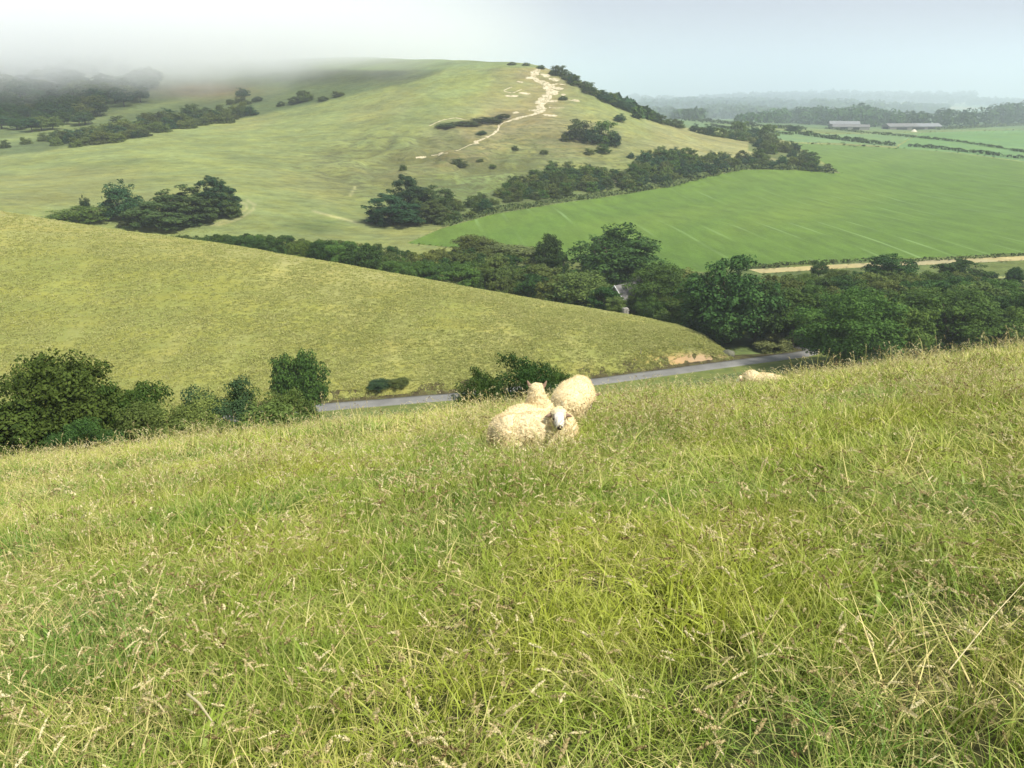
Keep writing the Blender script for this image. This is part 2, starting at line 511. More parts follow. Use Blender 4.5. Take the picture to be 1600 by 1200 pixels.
# beyond the pasture rim: scrubby side valley, bracken, dark wooded slope
rimy = np.interp(qx, [0, 60, 150, 250, 330, 390, 480, 545, 660, 700], [246, 240, 224, 206, 194, 186, 166, 152, 124, 110])
over = sstep(0, 5, rimy - qy) * (1 - sstep(690, 730, qx)) * (gy > 420) * (gy < 1200)
col = lay(col, over * 0.85, (0.085, 0.12, 0.05))
strip = over * np.exp(-((qy - np.interp(qx, [0, 130, 240, 330, 420], [222, 190, 166, 150, 138])) / 6.5) ** 2) * (1 - sstep(400, 470, qx))
col = lay(col, strip * 0.9, (0.16, 0.20, 0.075))
brk = np.exp(-((qx - 320) / 75) ** 2 - ((qy - 141) / 13) ** 2) * (gy > 500)
col = lay(col, 0.85 * np.clip(brk * 1.3, 0, 1), (0.155, 0.115, 0.06))
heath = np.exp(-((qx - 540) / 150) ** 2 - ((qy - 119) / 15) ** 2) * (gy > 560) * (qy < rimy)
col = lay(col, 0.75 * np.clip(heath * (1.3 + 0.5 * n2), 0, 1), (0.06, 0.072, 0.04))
up = sstep(0, 4, 112 - 0.02 * np.abs(qx - 600) - qy) * sstep(450, 520, qx) * (gy > 600)
col = lay(col, 0.8 * up, (0.15, 0.20, 0.08))
belt = in_poly(qx, qy, [(690, 354), (770, 334), (880, 317), (960, 305), (1050, 290), (1110, 275), (1160, 264), (1310, 270), (1245, 236), (1170, 222), (1170, 236), (1225, 252), (1110, 246), (1000, 248), (980, 268), (860, 268), (780, 300), (690, 320)]) & (gy > 290) & (gy < 640)
col = lay(col, belt * 0.8, (0.085, 0.115, 0.042))
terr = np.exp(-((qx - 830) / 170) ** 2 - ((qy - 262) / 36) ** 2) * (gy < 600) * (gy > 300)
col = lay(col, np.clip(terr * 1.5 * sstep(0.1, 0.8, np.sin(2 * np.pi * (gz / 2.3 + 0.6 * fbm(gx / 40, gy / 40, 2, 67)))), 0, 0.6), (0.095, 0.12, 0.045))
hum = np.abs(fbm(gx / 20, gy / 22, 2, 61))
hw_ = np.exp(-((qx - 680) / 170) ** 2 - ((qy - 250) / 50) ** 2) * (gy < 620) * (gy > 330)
col = lay(col, np.clip(hw_ * 1.3 * (1 - sstep(0.05, 0.28, hum)), 0, 0.7), (0.105, 0.118, 0.045))  # shade painted into the hummock hollows so their relief reads
old = np.exp(-(sd_line(qx, qy, [(690, 199), (735, 194), (792, 182)]) / 5.5) ** 2) * (gy > 400)
col = lay(col, np.clip(old * (1.1 + 0.5 * n2), 0, 0.9), (0.095, 0.082, 0.045))
# wet valley bottom under the trees
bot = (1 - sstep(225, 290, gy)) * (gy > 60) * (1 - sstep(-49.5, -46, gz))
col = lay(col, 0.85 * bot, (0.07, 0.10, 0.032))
lane_verge = np.exp(-(sd_line(qx, qy, [(300, 662), (500, 640), (930, 598), (1140, 570), (1270, 552)]) / 16) ** 2) * (gy < 170)
col = lay(col, 0.7 * lane_verge, (0.13, 0.165, 0.045))
track = np.minimum(sd_line(qx, qy, [(330, 352), (365, 340), (384, 328), (386, 320), (376, 316)]), sd_line(qx, qy, [(340, 352), (374, 342), (395, 328), (398, 320), (386, 313)]))
track = np.minimum(track, np.minimum(sd_line(qx, qy, [(490, 330), (520, 338), (560, 348)]), sd_line(qx, qy, [(548, 305), (556, 290)])))
col = lay(col, np.exp(-(track / 1.8) ** 2) * (gy < 420) * 0.8, (0.30, 0.30, 0.15))

rough_w = np.clip(1.3 * rough + 0.9 * nose + 1.2 * terr + hw_ + 0.5 * foot + 0.25 * straw + 0.12, 0, 1) * (gy > 250) * (gy < 720)
crop_col = np.tile(np.array([0.078, 0.138, 0.018]), (len(gx), 1))
crop_col = lay(crop_col, 0.65 * np.clip(sstep(-0.15, 0.7, fbm(gx / 60 - gy / 90, gy / 190, 3, 81)), 0, 1), (0.115, 0.172, 0.022))
crop_col = lay(crop_col, 0.30 * sstep(0.1, 0.7, fbm(gx / 140, gy / 90, 3, 83)), (0.060, 0.118, 0.019))
crop_col = lay(crop_col, 0.5 * sstep(420, 640, gy), (0.106, 0.168, 0.040))
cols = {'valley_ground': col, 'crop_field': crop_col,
        'straw_field': np.tile([0.30, 0.27, 0.15], (len(gx), 1)), 'hay_field': np.tile([0.22, 0.25, 0.10], (len(gx), 1)),
        'barley_field': lay(np.tile(np.array([0.105, 0.19, 0.072]), (len(gx), 1)), 0.4 * sstep(-0.3, 0.5, fbm(gx / 120, gy / 60, 3, 87)), (0.12, 0.21, 0.08)),
        'ley_field': np.tile([0.12, 0.19, 0.085], (len(gx), 1))}

M_land = ground_mat('downland_turf', 0.30, 0.04, 0.26, bstr=1.0, bdist=1.8, stretch=(0.6, 1.0, 1), rough=True)
def crop_mat():
    N = NT('young_crop')
    c = N.attr('col').outputs['Color']
    pos = N.n('NewGeometry').outputs['Position']
    a, b = hits([1045, 1135], [345, 392]), None
    ang = math.atan2(a[1, 1] - a[0, 1], a[1, 0] - a[0, 0])
    rot = N.mapping(pos, (1, 1, 1), (0, 0, -ang))
    wv = N.n('TexWave', wave_type='BANDS', bands_direction='Y'); wv.inputs['Scale'].default_value = 0.026
    wv.inputs['Distortion'].default_value = 0.35; wv.inputs['Detail'].default_value = 1; wv.inputs['Detail Scale'].default_value = 0.4
    N.l(rot, wv.inputs['Vector'])
    st = N.ramp(wv.outputs['Fac'], [(0.955, 0), (0.99, 1)])
    patch = N.ramp(N.noise(pos, 0.011, 2), [(0.47, 0), (0.60, 1)])
    brk = N.ramp(N.noise(N.mapping(rot, (0.25, 1, 1)), 0.12, 3), [(0.42, 0.1), (0.62, 1)])
    f = N.math('MULTIPLY', N.math('MULTIPLY', st, patch), brk)
    n2 = N.noise(N.mapping(rot, (0.35, 1, 1)), 0.16, 5, 0.65)
    c = N.mix(1.0, c, N.ramp(n2, [(0.25, 0.72), (0.75, 1.26)]), 'MULTIPLY')
    fine = N.noise(pos, 0.9, 4, 0.7)
    c = N.mix(1.0, c, N.ramp(fine, [(0.25, 0.86), (0.75, 1.14)]), 'MULTIPLY')
    c = N.mix(N.math('MULTIPLY', f, 0.6), c, (0.17, 0.26, 0.09))
    return N.bsdf(c, 0.85, 0.2, fine, 0.5, 0.35)
M_crop = crop_mat()
M_field = ground_mat('field_turf', 0.16, 0.02, 0.25, bstr=0.3, bdist=0.3)
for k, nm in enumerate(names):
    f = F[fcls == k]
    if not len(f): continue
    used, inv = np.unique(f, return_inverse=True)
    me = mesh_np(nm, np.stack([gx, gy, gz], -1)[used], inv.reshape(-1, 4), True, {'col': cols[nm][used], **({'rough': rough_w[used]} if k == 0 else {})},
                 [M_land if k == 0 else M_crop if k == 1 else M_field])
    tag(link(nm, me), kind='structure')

# ------------------------------------------------------------------ B: the grassy spur across the lane
bu = np.linspace(-0.95, 0.42, 330); bt = np.concatenate([np.linspace(-0.25, 1.0, 170), np.linspace(1.0, 1.7, 30)[1:]])
BU, BT = np.meshgrid(bu, bt)
yf = np.interp(BU, _fu, B_FOOT[:, 2]); ysk = np.interp(BU, _bu, B_SKY[:, 2])
BY = yf + (ysk - yf) * BT
bx, by = (BU * BY).ravel(), BY.ravel()
bz = HB(bx, by)
idx = np.arange(bx.size).reshape(BU.shape)
FB = np.stack([idx[:-1, :-1], idx[:-1, 1:], idx[1:, 1:], idx[1:, :-1]], -1).reshape(-1, 4)
b1 = fbm(bx / 16, by / 30, 3, 91); b2 = fbm(bx / 4, by / 7, 3, 93)
bcol = np.tile(np.array([0.190, 0.204, 0.054]), (bx.size, 1))
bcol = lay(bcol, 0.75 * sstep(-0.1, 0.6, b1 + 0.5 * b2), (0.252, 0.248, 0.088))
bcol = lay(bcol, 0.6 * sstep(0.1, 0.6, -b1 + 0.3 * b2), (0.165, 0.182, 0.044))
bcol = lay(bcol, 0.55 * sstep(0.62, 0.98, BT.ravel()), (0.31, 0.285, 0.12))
bqx, bqy = pix(bx, by, bz)
scar = np.exp(-((bqx - 1088) / 62) ** 2 - ((bqy - 563) / 10) ** 2)
bcol = lay(bcol, np.clip(scar * (1.4 + b2), 0, 1), (0.34, 0.24, 0.14))
holl = np.exp(-((bqx - 1065) / 45) ** 2 - ((bqy - 537) / 12) ** 2)
bcol = lay(bcol, 0.8 * np.clip(holl * (1 + 0.6 * b2), 0, 1), (0.09, 0.105, 0.035))
M_spur = ground_mat('spur_turf', 0.16, 0.07, 0.75, bstr=0.8, bdist=0.4, stretch=(0.35, 1, 1))
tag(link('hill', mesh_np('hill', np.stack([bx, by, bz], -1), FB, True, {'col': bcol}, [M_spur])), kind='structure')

# ------------------------------------------------------------------ A: the meadow underfoot
ax = np.concatenate([np.arange(-110, -26, 1.5), np.arange(-26, 26, 0.25), np.arange(26, 111, 1.5)])
ay = np.concatenate([np.arange(-45, -4, 1.0), np.arange(-4, 30, 0.25), np.arange(30, 112, 1.2)])
AX, AY = np.meshgrid(ax, ay)
axr, ayr = AX.ravel(), AY.ravel()
azr = HA(axr, ayr)
idx = np.arange(AX.size).reshape(AX.shape)
FA = np.stack([idx[:-1, :-1], idx[:-1, 1:], idx[1:, 1:], idx[1:, :-1]], -1).reshape(-1, 4)
acol = np.tile(np.array([0.055, 0.062, 0.022]), (axr.size, 1))
acol = lay(acol, 0.6 * sstep(0, 0.5, fbm(axr / 2, ayr / 2, 3, 97)), (0.11, 0.09, 0.04))
acol = lay(acol, 0.8 * sstep(22, 34, ayr), (0.13, 0.15, 0.045))
M_sward = ground_mat('meadow_floor', 0.4, 0.6, 7.0, bstr=0.8, bdist=0.04)
tag(link('meadow_ground', mesh_np('meadow_ground', np.stack([axr, ayr, azr], -1), FA, True, {'col': acol}, [M_sward])), kind='structure')

# ------------------------------------------------------------------ lane
def ribbon(center, width, z_off, ncross=5, jitter=0.0, seed=0, fn=H, skirt=0.3):
    """a strip of given width draped on the ground along world points (N,2)"""
    P = np.array(center, float)[:, :2]
    seg = np.hypot(*np.diff(P, axis=0).T); t = np.concatenate([[0], np.cumsum(seg)])
    T = np.gradient(P, axis=0); T /= np.linalg.norm(T, axis=1)[:, None] + 1e-9
    Nn = np.stack([-T[:, 1], T[:, 0]], -1)
    w = np.broadcast_to(width, len(P)) * 0.5
    r = np.random.default_rng(seed)
    wl = w * (1 + jitter * fbm(t / 3, t * 0, 3, seed + 1)); wr_ = w * (1 + jitter * fbm(t / 3, t * 0 + 9, 3, seed + 2))
    s = np.linspace(-1, 1, ncross)
    V = []
    for k in s:
        ww = np.where(k < 0, wl, wr_)
        q = P + Nn * (k * ww)[:, None]
        V.append(np.concatenate([q, np.zeros((len(P), 1))], 1))
    return np.array(V), t
def strip_mesh(name, V, mat, col=None):
    nc, n, _ = V.shape
    idx = np.arange(nc * n).reshape(nc, n)
    f = np.stack([idx[:-1, :-1], idx[:-1, 1:], idx[1:, 1:], idx[1:, :-1]], -1).reshape(-1, 4)
    f = f[:, ::-1]
    return mesh_np(name, V.reshape(-1, 3), f, True, {}, [mat])

def asphalt():
    N = NT('lane_asphalt')
    pos = N.n('NewGeometry').outputs['Position']
    a = N.noise(pos, 0.35, 4); b = N.noise(pos, 6, 3)
    c = N.ramp(a, [(0.3, (0.145, 0.143, 0.134)), (0.7, (0.205, 0.202, 0.188))])
    c = N.mix(1.0, c, N.ramp(b, [(0.3, 0.85), (0.7, 1.12)]), 'MULTIPLY')
    return N.bsdf(c, 0.9, 0.1, b, 0.2, 0.02)
V, t = ribbon(lane, 3.5, 0, 7, 0.10, 3)
prof = np.array([-0.9, 0.0, 0.03, 0.05, 0.03, 0.0, -0.9])
s_ = np.array([-1.0, -1.0, -0.5, 0, 0.5, 1.0, 1.0])
Vr, _ = ribbon(lane, 3.5, 0, 3, 0.10, 3)
ctr = Vr[1]; lft, rgt = Vr[0] - ctr, Vr[2] - ctr
V = []
for p_, s in zip(prof, s_):
    q = ctr + (np.where(s < 0, 1, 0) * abs(s) * lft + np.where(s > 0, 1, 0) * abs(s) * rgt)
    q[:, 2] = lane[:, 2] + p_ + 0.12
    V.append(q)
tag(link('road', strip_mesh('road', np.array(V), asphalt())), kind='structure')
# the lane's grassy verges: a shoulder each side that meets the road edge and falls or climbs to the ground
vm = NT('verge_turf')
vpos = vm.n('NewGeometry').outputs['Position']
vc = vm.ramp(vm.noise(vpos, 0.5, 4), [(0.3, (0.085, 0.115, 0.03)), (0.7, (0.16, 0.175, 0.05))])
M_verge = vm.bsdf(vc, 0.95, 0.1, vm.noise(vpos, 2.5, 4), 0.6, 0.2)
bm_ = NT('cut_bank_earth')
vpos = bm_.n('NewGeometry').outputs['Position']
vc = bm_.ramp(bm_.noise(vpos, 0.7, 4), [(0.35, (0.05, 0.04, 0.02)), (0.55, (0.085, 0.075, 0.03)), (0.7, (0.10, 0.12, 0.035))])
M_bank = bm_.bsdf(vc, 0.95, 0.1, bm_.noise(vpos, 2.5, 4), 0.7, 0.2)
for side, nm in ((1, 'uphill_verge'), (-1, 'roadside_verge')):
    T = np.gradient(lane[:, :2], axis=0); T /= np.linalg.norm(T, axis=1)[:, None]
    Nn = np.stack([-T[:, 1], T[:, 0]], -1) * side
    V = []
    for d, w in ((1.80, 0.0), (2.3, 0.2), (3.2, 0.55), (4.5, 0.85), (6.5, 1.0)):
        q = np.zeros((len(lane), 3)); q[:, :2] = lane[:, :2] + Nn * d
        g = H(q[:, 0], q[:, 1])
        q[:, 2] = (lane[:, 2] + 0.10) * (1 - w) + (g + (0.22 if w < 1 else -0.15)) * w + 0.12 * fbm(q[:, 0] / 2, q[:, 1] / 2, 2, 5) * (w > 0)
        V.append(q)
    V = np.array(V)
    if side > 0: V = V[::-1]
    tag(link(nm, strip_mesh(nm, V, M_bank if side > 0 else M_verge)), kind='structure')

# ------------------------------------------------------------------ chalk paths on the hill
def chalk():
    N = NT('trodden_chalk')
    pos = N.n('NewGeometry').outputs['Position']
    c = N.ramp(N.noise(pos, 0.3, 4), [(0.3, (0.36, 0.305, 0.19)), (0.65, (0.53, 0.47, 0.33))])
    g = N.ramp(N.noise(pos, 0.55, 5, 0.7), [(0.50, 0), (0.60, 1)])
    c = N.mix(g, c, (0.19, 0.18, 0.085))
    return N.bsdf(c, 0.95, 0.1, N.noise(pos, 1.5, 4), 0.5, 0.2)
M_chalk = chalk()
def chalk_ribbon(pts, w_px, seed, name='chalk_path'):
    w = poly_hits(pts, 2.0)
    if len(w) < 3: return
    P = np.array(pts, float)
    for _ in range(4): w[1:-1] = 0.25 * w[:-2] + 0.5 * w[1:-1] + 0.25 * w[2:]
    wid = np.interp(np.linspace(0, 1, len(w)), np.linspace(0, 1, len(w_px)), w_px) * w[:, 1] / FPX
    V, t = ribbon(w, wid, 0, 7, 1.1, seed)
    for k in range(7):
        V[k, :, 2] = HC(V[k, :, 0], V[k, :, 1]) + (0.16 if 0 < k < 6 else -0.25)
    V[0, :, 2] -= 0.1
    tag(link(name, strip_mesh(name, V, M_chalk)), kind='structure')
chalk_ribbon([(842,108),(834,114),(832,121),(845,128),(858,133),(860,142),(853,150),(849,160),(846,170),(838,178)], [7, 14, 12, 15, 23, 23, 20, 20, 17, 12], 1)
chalk_ribbon([(838,178),(824,181),(806,186),(788,191),(778,196),(779,204),(768,212),(752,218),(738,225),(712,236)], [8, 6, 8, 5, 3.5, 4.5, 2.5, 4, 2.5, 3.5], 2)
chalk_ribbon([(770,194),(740,190),(712,184),(690,188),(670,197)], [1.2, 1.2, 1.4, 1.6, 2], 3)
chalk_ribbon([(650,247),(660,246),(666,245)], [2.5, 4.5, 2], 4)
chalk_ribbon([(858,134),(872,131),(884,133)], [4, 4, 1], 5)
chalk_ribbon([(858,168),(870,169),(882,168)], [3, 2, 1], 6)
chalk_ribbon([(888,156),(896,158),(903,159)], [1, 3, 1], 7)
chalk_ribbon([(815,140),(800,146),(785,142),(800,136)], [1.5, 2, 1.5, 1], 8)
chalk_ribbon([(674,243),(690,241),(700,239)], [1, 2, 1], 10)
def chalk_patch(px, py, w, h, seed):
    q = hits([px], [py])[0]
    if np.isnan(q[0]): return
    k = q[1] / FPX; n, m = 26, 4
    V = [(q[0], q[1], 0.16)]
    # depth on the slope that shows as h pixels
    a2 = hits([px], [py - h / 2])[0]; b2 = hits([px], [py + h / 2])[0]
    dep = abs(a2[1] - b2[1]) / 2 if not (np.isnan(a2[1]) or np.isnan(b2[1])) else h * k * 3
    for j in range(1, m + 1):
        for i in range(n):
            t = 2 * math.pi * i / n; rr = (j / m) * (1 + 0.55 * float(fbm(np.array([math.cos(t) * 1.3 + seed]), np.array([math.sin(t) * 1.3]), 3, seed)[0]))
            V.append((q[0] + math.cos(t) * w * k / 2 * rr, q[1] + math.sin(t) * min(dep, 14) * rr, 0.16 if j < m else -0.2))
    V = np.array(V); V[:, 2] += HC(V[:, 0], V[:, 1])
    tri = np.array([(0, 1 + i, 1 + (i + 1) % n) for i in range(n)])
    qd = np.array([(1 + (j - 1) * n + i, 1 + j * n + i, 1 + j * n + (i + 1) % n, 1 + (j - 1) * n + (i + 1) % n) for j in range(1, m) for i in range(n)])
    tag(link('bare_chalk', mesh_np('bare_chalk', V, [tri, qd], True, {}, [M_chalk])), kind='structure')
for k, (px, py, w, h) in enumerate([(852, 118, 20, 6), (866, 124, 16, 5), (872, 138, 20, 4), (864, 146, 22, 7), (842, 160, 14, 5), (862, 158, 18, 4), (836, 172, 18, 4), (826, 122, 14, 4), (812, 128, 12, 3), (880, 148, 10, 3),
                                    (800, 150, 22, 3), (820, 146, 16, 3), (806, 176, 12, 3), (760, 214, 8, 3), (900, 157, 12, 3), (792, 184, 14, 4), (688, 240, 10, 2.5), (858, 180, 24, 3), (744, 224, 10, 3)]):
    chalk_patch(px, py, w, h, 40 + k)
# bare chalk face in the scrub below the hill
chalk_ribbon([(944,279),(952,281),(960,284),(969,286)], [3, 9, 9, 5], 11, 'chalk_face')
# ------------------------------------------------------------------ foliage materials
def leaf_mat(name, lo, hi, dry=None):
    N = NT(name)
    t = N.attr('tint').outputs['Fac']
    rnd = N.n('ObjectInfo').outputs['Random']
    c = N.mix(t, lo, hi)
    hsv = N.n('HueSaturation')
    N.l(c, hsv.inputs['Color'])
    N.l(N.ramp(rnd, [(0, 0.75), (1, 1.25)]), hsv.inputs['Value'])
    hs = N.n('MapRange'); hs.inputs['To Min'].default_value = 0.475; hs.inputs['To Max'].default_value = 0.515
    N.l(N.math('FRACT', N.math('MULTIPLY', rnd, 7.31)), hs.inputs['Value']); N.l(hs.outputs[0], hsv.inputs['Hue'])
    return N.leaf(hsv.outputs[0], 0.18, 0.7, 0.08)
LM = {
 'oak': leaf_mat('dark_oak_leaves', (0.016, 0.044, 0.011), (0.060, 0.118, 0.026)),
 'mid': leaf_mat('ash_leaves', (0.027, 0.066, 0.012), (0.100, 0.165, 0.031)),
 'olive': leaf_mat('hawthorn_leaves', (0.044, 0.074, 0.016), (0.140, 0.180, 0.044)),
 'blue': leaf_mat('thorn_leaves', (0.014, 0.042, 0.017), (0.050, 0.104, 0.040)),
 'pale': leaf_mat('willow_leaves', (0.085, 0.115, 0.036), (0.215, 0.240, 0.085)),
 'wind': leaf_mat('wind_clipped_leaves', (0.022, 0.046, 0.014), (0.095, 0.135, 0.040)),
}
bk = NT('bark')
bpos = bk.n('NewGeometry').outputs['Position']
M_bark = bk.bsdf(bk.ramp(bk.noise(bpos, 3, 4), [(0.3, (0.055, 0.042, 0.03)), (0.7, (0.12, 0.10, 0.075))]), 0.95, 0.1, bk.noise(bpos, 6, 4), 0.6, 0.05)

def leaf_cloud(lobes, n, size, r, squash=1.0, flow=None):
    """leaf-clump faces on the shells of lobes (x,y,z,rx,ry,rz); returns verts, quads, tints"""
    L = np.array(lobes, float)
    area = (L[:, 3] * L[:, 4] + L[:, 3] * L[:, 5] + L[:, 4] * L[:, 5])
    which = r.choice(len(L), n, p=area / area.sum())
    d = r.normal(size=(n, 3)); d /= np.linalg.norm(d, axis=1)[:, None]
    d[:, 2] = np.where((d[:, 2] < -0.2) & (r.random(n) < 0.6), -d[:, 2], d[:, 2])
    rad = 0.62 + 0.42 * r.random(n) ** 0.7
    p = L[which, :3] + d * L[which, 3:6] * rad[:, None]
    nr = d + r.normal(size=(n, 3)) * 0.42
    nr[:, 2] += 0.25
    nr /= np.linalg.norm(nr, axis=1)[:, None]
    a = np.cross(nr, r.normal(size=(n, 3))); a /= np.linalg.norm(a, axis=1)[:, None] + 1e-9
    if flow is not None:
        f = np.array(flow, float) + r.normal(size=(n, 3)) * 0.25
        a = f - (f * nr).sum(1)[:, None] * nr; a /= np.linalg.norm(a, axis=1)[:, None] + 1e-9
    b = np.cross(nr, a)
    s = size * (0.45 + 1.05 * r.random(n))[:, None]
    e = 1.0 if flow is None else 1.7
    bend = nr * s * 0.08
    V = np.stack([p - a * s * e - bend, p - b * s * 0.62, p + a * s * e - bend, p + b * s * 0.62], 1).reshape(-1, 3)
    Fq = np.arange(4 * n).reshape(n, 4)
    lt = r.random(len(L))
    tint = np.clip(0.15 + 0.5 * lt[which] + 0.35 * r.random(n), 0, 1)
    return V, Fq, np.repeat(tint, 4)

def tube(pts, rads, sides=6):
    P = np.array(pts, float); n = len(P)
    T = np.gradient(P, axis=0); T /= np.linalg.norm(T, axis=1)[:, None] + 1e-9
    ref = np.where(np.abs(T[:, 2:3]) > 0.9, np.array([[1.0, 0, 0]]), np.array([[0, 0, 1.0]]))
    A = np.cross(T, ref); A /= np.linalg.norm(A, axis=1)[:, None]
    B = np.cross(T, A)
    th = np.linspace(0, 2 * np.pi, sides, endpoint=False)
    V = P[:, None] + np.array(rads)[:, None, None] * (np.cos(th)[None, :, None] * A[:, None] + np.sin(th)[None, :, None] * B[:, None])
    i = np.arange(n * sides).reshape(n, sides)
    f = np.stack([i[:-1], np.roll(i[:-1], -1, 1), np.roll(i[1:], -1, 1), i[1:]], -1).reshape(-1, 4)
    return V.reshape(-1, 3), f
def join(parts):
    V, Fq, o = [], [], 0
    for v, f in parts:
        V.append(v); Fq.append(f + o); o += len(v)
    return np.concatenate(V), np.concatenate(Fq)
def trunk_mesh(name, r, h=10, w=10, fork=0.3, rad=0.32, lean=0.0):
    parts = []
    top = np.array([lean * h * 0.3, 0, h * fork])
    parts.append(tube([(0, 0, -0.8), (0, 0, 0.2), tuple(top * 0.5), tuple(top)], [rad * 1.5, rad * 1.15, rad * 0.95, rad * 0.85], 8))
    for k in range(7):
        a = k * 2.4 + r.random() * 0.7
        e = np.array([math.cos(a) * w * (0.16 + 0.2 * r.random()) + lean * h * 0.5, math.sin(a) * w * (0.16 + 0.2 * r.random()), h * (0.55 + 0.3 * r.random())])
        m = top * 0.5 + e * 0.5 + np.array([0, 0, -0.06 * h])
        parts.append(tube([tuple(top * (0.7 + 0.3 * r.random())), tuple(m), tuple(e)], [rad * 0.5, rad * 0.32, rad * 0.12], 5))
    V, f = join(parts)
    return mesh_np(name, V, f, True, {}, [M_bark])

def lobes_dome(r, n, w, z0, z1, lobe, top=1.0, skew=0.0):
    """lobes filling a dome-shaped crown of width w from z0 to z1"""
    out = []
    h = z1 - z0
    while len(out) < n:
        d = r.normal(size=3); d /= np.linalg.norm(d)
        q = 0.45 + 0.42 * r.random()
        x, y = d[0] * q * w / 2, d[1] * q * w / 2
        z = z0 + h * 0.42 + d[2] * q * h * (0.58 if d[2] > 0 else 0.40)
        s = lobe * (0.7 + 0.6 * r.random())
        out.append((x + skew * (z - z0), y, z, s, s, s * 0.78))
    return out

def cluster(L, k, frac, r):
    """break big lobes into many small leaf clumps"""
    out = []
    for x, y, z, a, b, c in L:
        for _ in range(k):
            d = r.normal(size=3); d /= np.linalg.norm(d)
            if d[2] < -0.3: d[2] *= -1
            q = 0.55 + 0.4 * r.random(); s = frac * (0.7 + 0.7 * r.random())
            out.append((x + d[0] * a * q, y + d[1] * b * q, z + d[2] * c * q, a * s, b * s, c * s * 1.1))
        out.append((x, y, z, a * 0.72, b * 0.72, c * 0.72))
    return out
PROTO = {}
def proto(key, kind, mat, seed, n_leaf=9000, leaf=0.22):
    r = np.random.default_rng(seed)
    flow = None; tr = True; fork, rad, lean = 0.28, 0.30, 0.0
    if kind == 'dome':
        L = lobes_dome(r, 80, 10, 0.8, 9.9, 1.25)
    elif kind == 'broad':
        L = lobes_dome(r, 95, 9.8, 0.5, 9.7, 1.3); rad = 0.4
    elif kind == 'tall':
        L = lobes_dome(r, 40, 9.6, 2.6, 10, 1.25); fork = 0.4
    elif kind == 'lolly':
        L = lobes_dome(r, 80, 10, 4.6, 9.9, 1.25); fork = 0.5; rad = 0.3
    elif kind == 'open':
        L = lobes_dome(r, 56, 10, 1.0, 9.8, 1.15)
    elif kind == 'bush':
        L = lobes_dome(r, 46, 10, 0.0, 9.6, 1.6)
        L += [(math.cos(a) * 3.6, math.sin(a) * 3.6, 1.2, 1.5, 1.5, 1.4) for a in np.linspace(0, 6.28, 11)]; fork = 0.12; rad = 0.2
    elif kind == 'scrub':
        L = lobes_dome(r, 26, 10, -0.6, 9.2, 1.8); fork = 0.1; rad = 0.25
        L += [(math.cos(a) * 3.9, math.sin(a) * 3.9, 1.0, 1.5, 1.5, 1.7) for a in np.linspace(0, 6.28, 10)]
    elif kind == 'wind':
        # sheared by the sea wind: a smooth back that sweeps up from the right to ragged tips on the left
        L = []
        for k in range(95):
            x = r.uniform(-4.6, 4.6); y = r.uniform(-3.8, 3.8) * math.sqrt(max(0.05, 1 - (x / 5.2) ** 2))
            topz = 9.6 * math.sqrt(max(0, 1 - ((x + 0.6) / 5.8) ** 2)) * (1 - 0.35 * (y / 4.2) ** 2)
            z = topz * r.uniform(0.06, 0.95)
            L.append((x - 0.06 * z, y, z, 1.25, 1.0, 0.85))
        flow = (-0.9, 0, 0.42); fork, lean, rad = 0.2, -0.15, 0.28
    elif kind == 'thicket':
        L = lobes_dome(r, 60, 9.4, -0.4, 8.8, 1.35)
        L += [(math.cos(a) * 3.2, math.sin(a) * 3.2, 1.4, 1.4, 1.4, 1.5) for a in np.linspace(0, 6.28, 10)]
        L += [(0.5, 0, 9.0, 0.7, 0.7, 1.3), (-1.9, 0, 8.3, 0.8, 0.8, 1.0), (2.3, 0.4, 8.0, 0.7, 0.7, 1.0)]; fork = 0.2
    elif kind == 'conifer':
        L = []
        for k in range(40):
            z = r.uniform(0.8, 9.6); q = 3.9 * (1 - (z / 10.4) ** 1.7) + 0.5
            a = r.random() * 6.28
            L.append((math.cos(a) * q * 0.75, math.sin(a) * q * 0.75, z, 1.25, 1.25, 0.75))
        L += [(0.4, 0, 9.8, 0.5, 0.5, 0.9), (-1.6, 0, 9.0, 0.5, 0.5, 0.9)]
        fork = 0.8; rad = 0.24
    if kind not in ('wind', 'scrub'): L = cluster(L, 6, 0.42, r)
    elif kind == 'wind': L = cluster(L, 3, 0.55, r)
    else: L = cluster(L, 3, 0.5, r)
    V, f, t = leaf_cloud(L, n_leaf, leaf, r, flow=flow)
    lo, hi = np.percentile(V, 0.8, axis=0), np.percentile(V, 99.3, axis=0)
    V[:, :2] = (V[:, :2] - (lo + hi)[:2] / 2) * (9.7 / (hi - lo)[:2])
    V[:, 2] *= 9.85 / np.percentile(V[:, 2], 99.8)
    V[:, 2] = np.maximum(V[:, 2], -0.4)
    me = mesh_np('crown', V, f, False, {'tint': t}, [LM[mat]])
    tm = trunk_mesh('trunk', r, fork=fork, rad=rad, lean=lean)
    PROTO[key] = (me, tm)
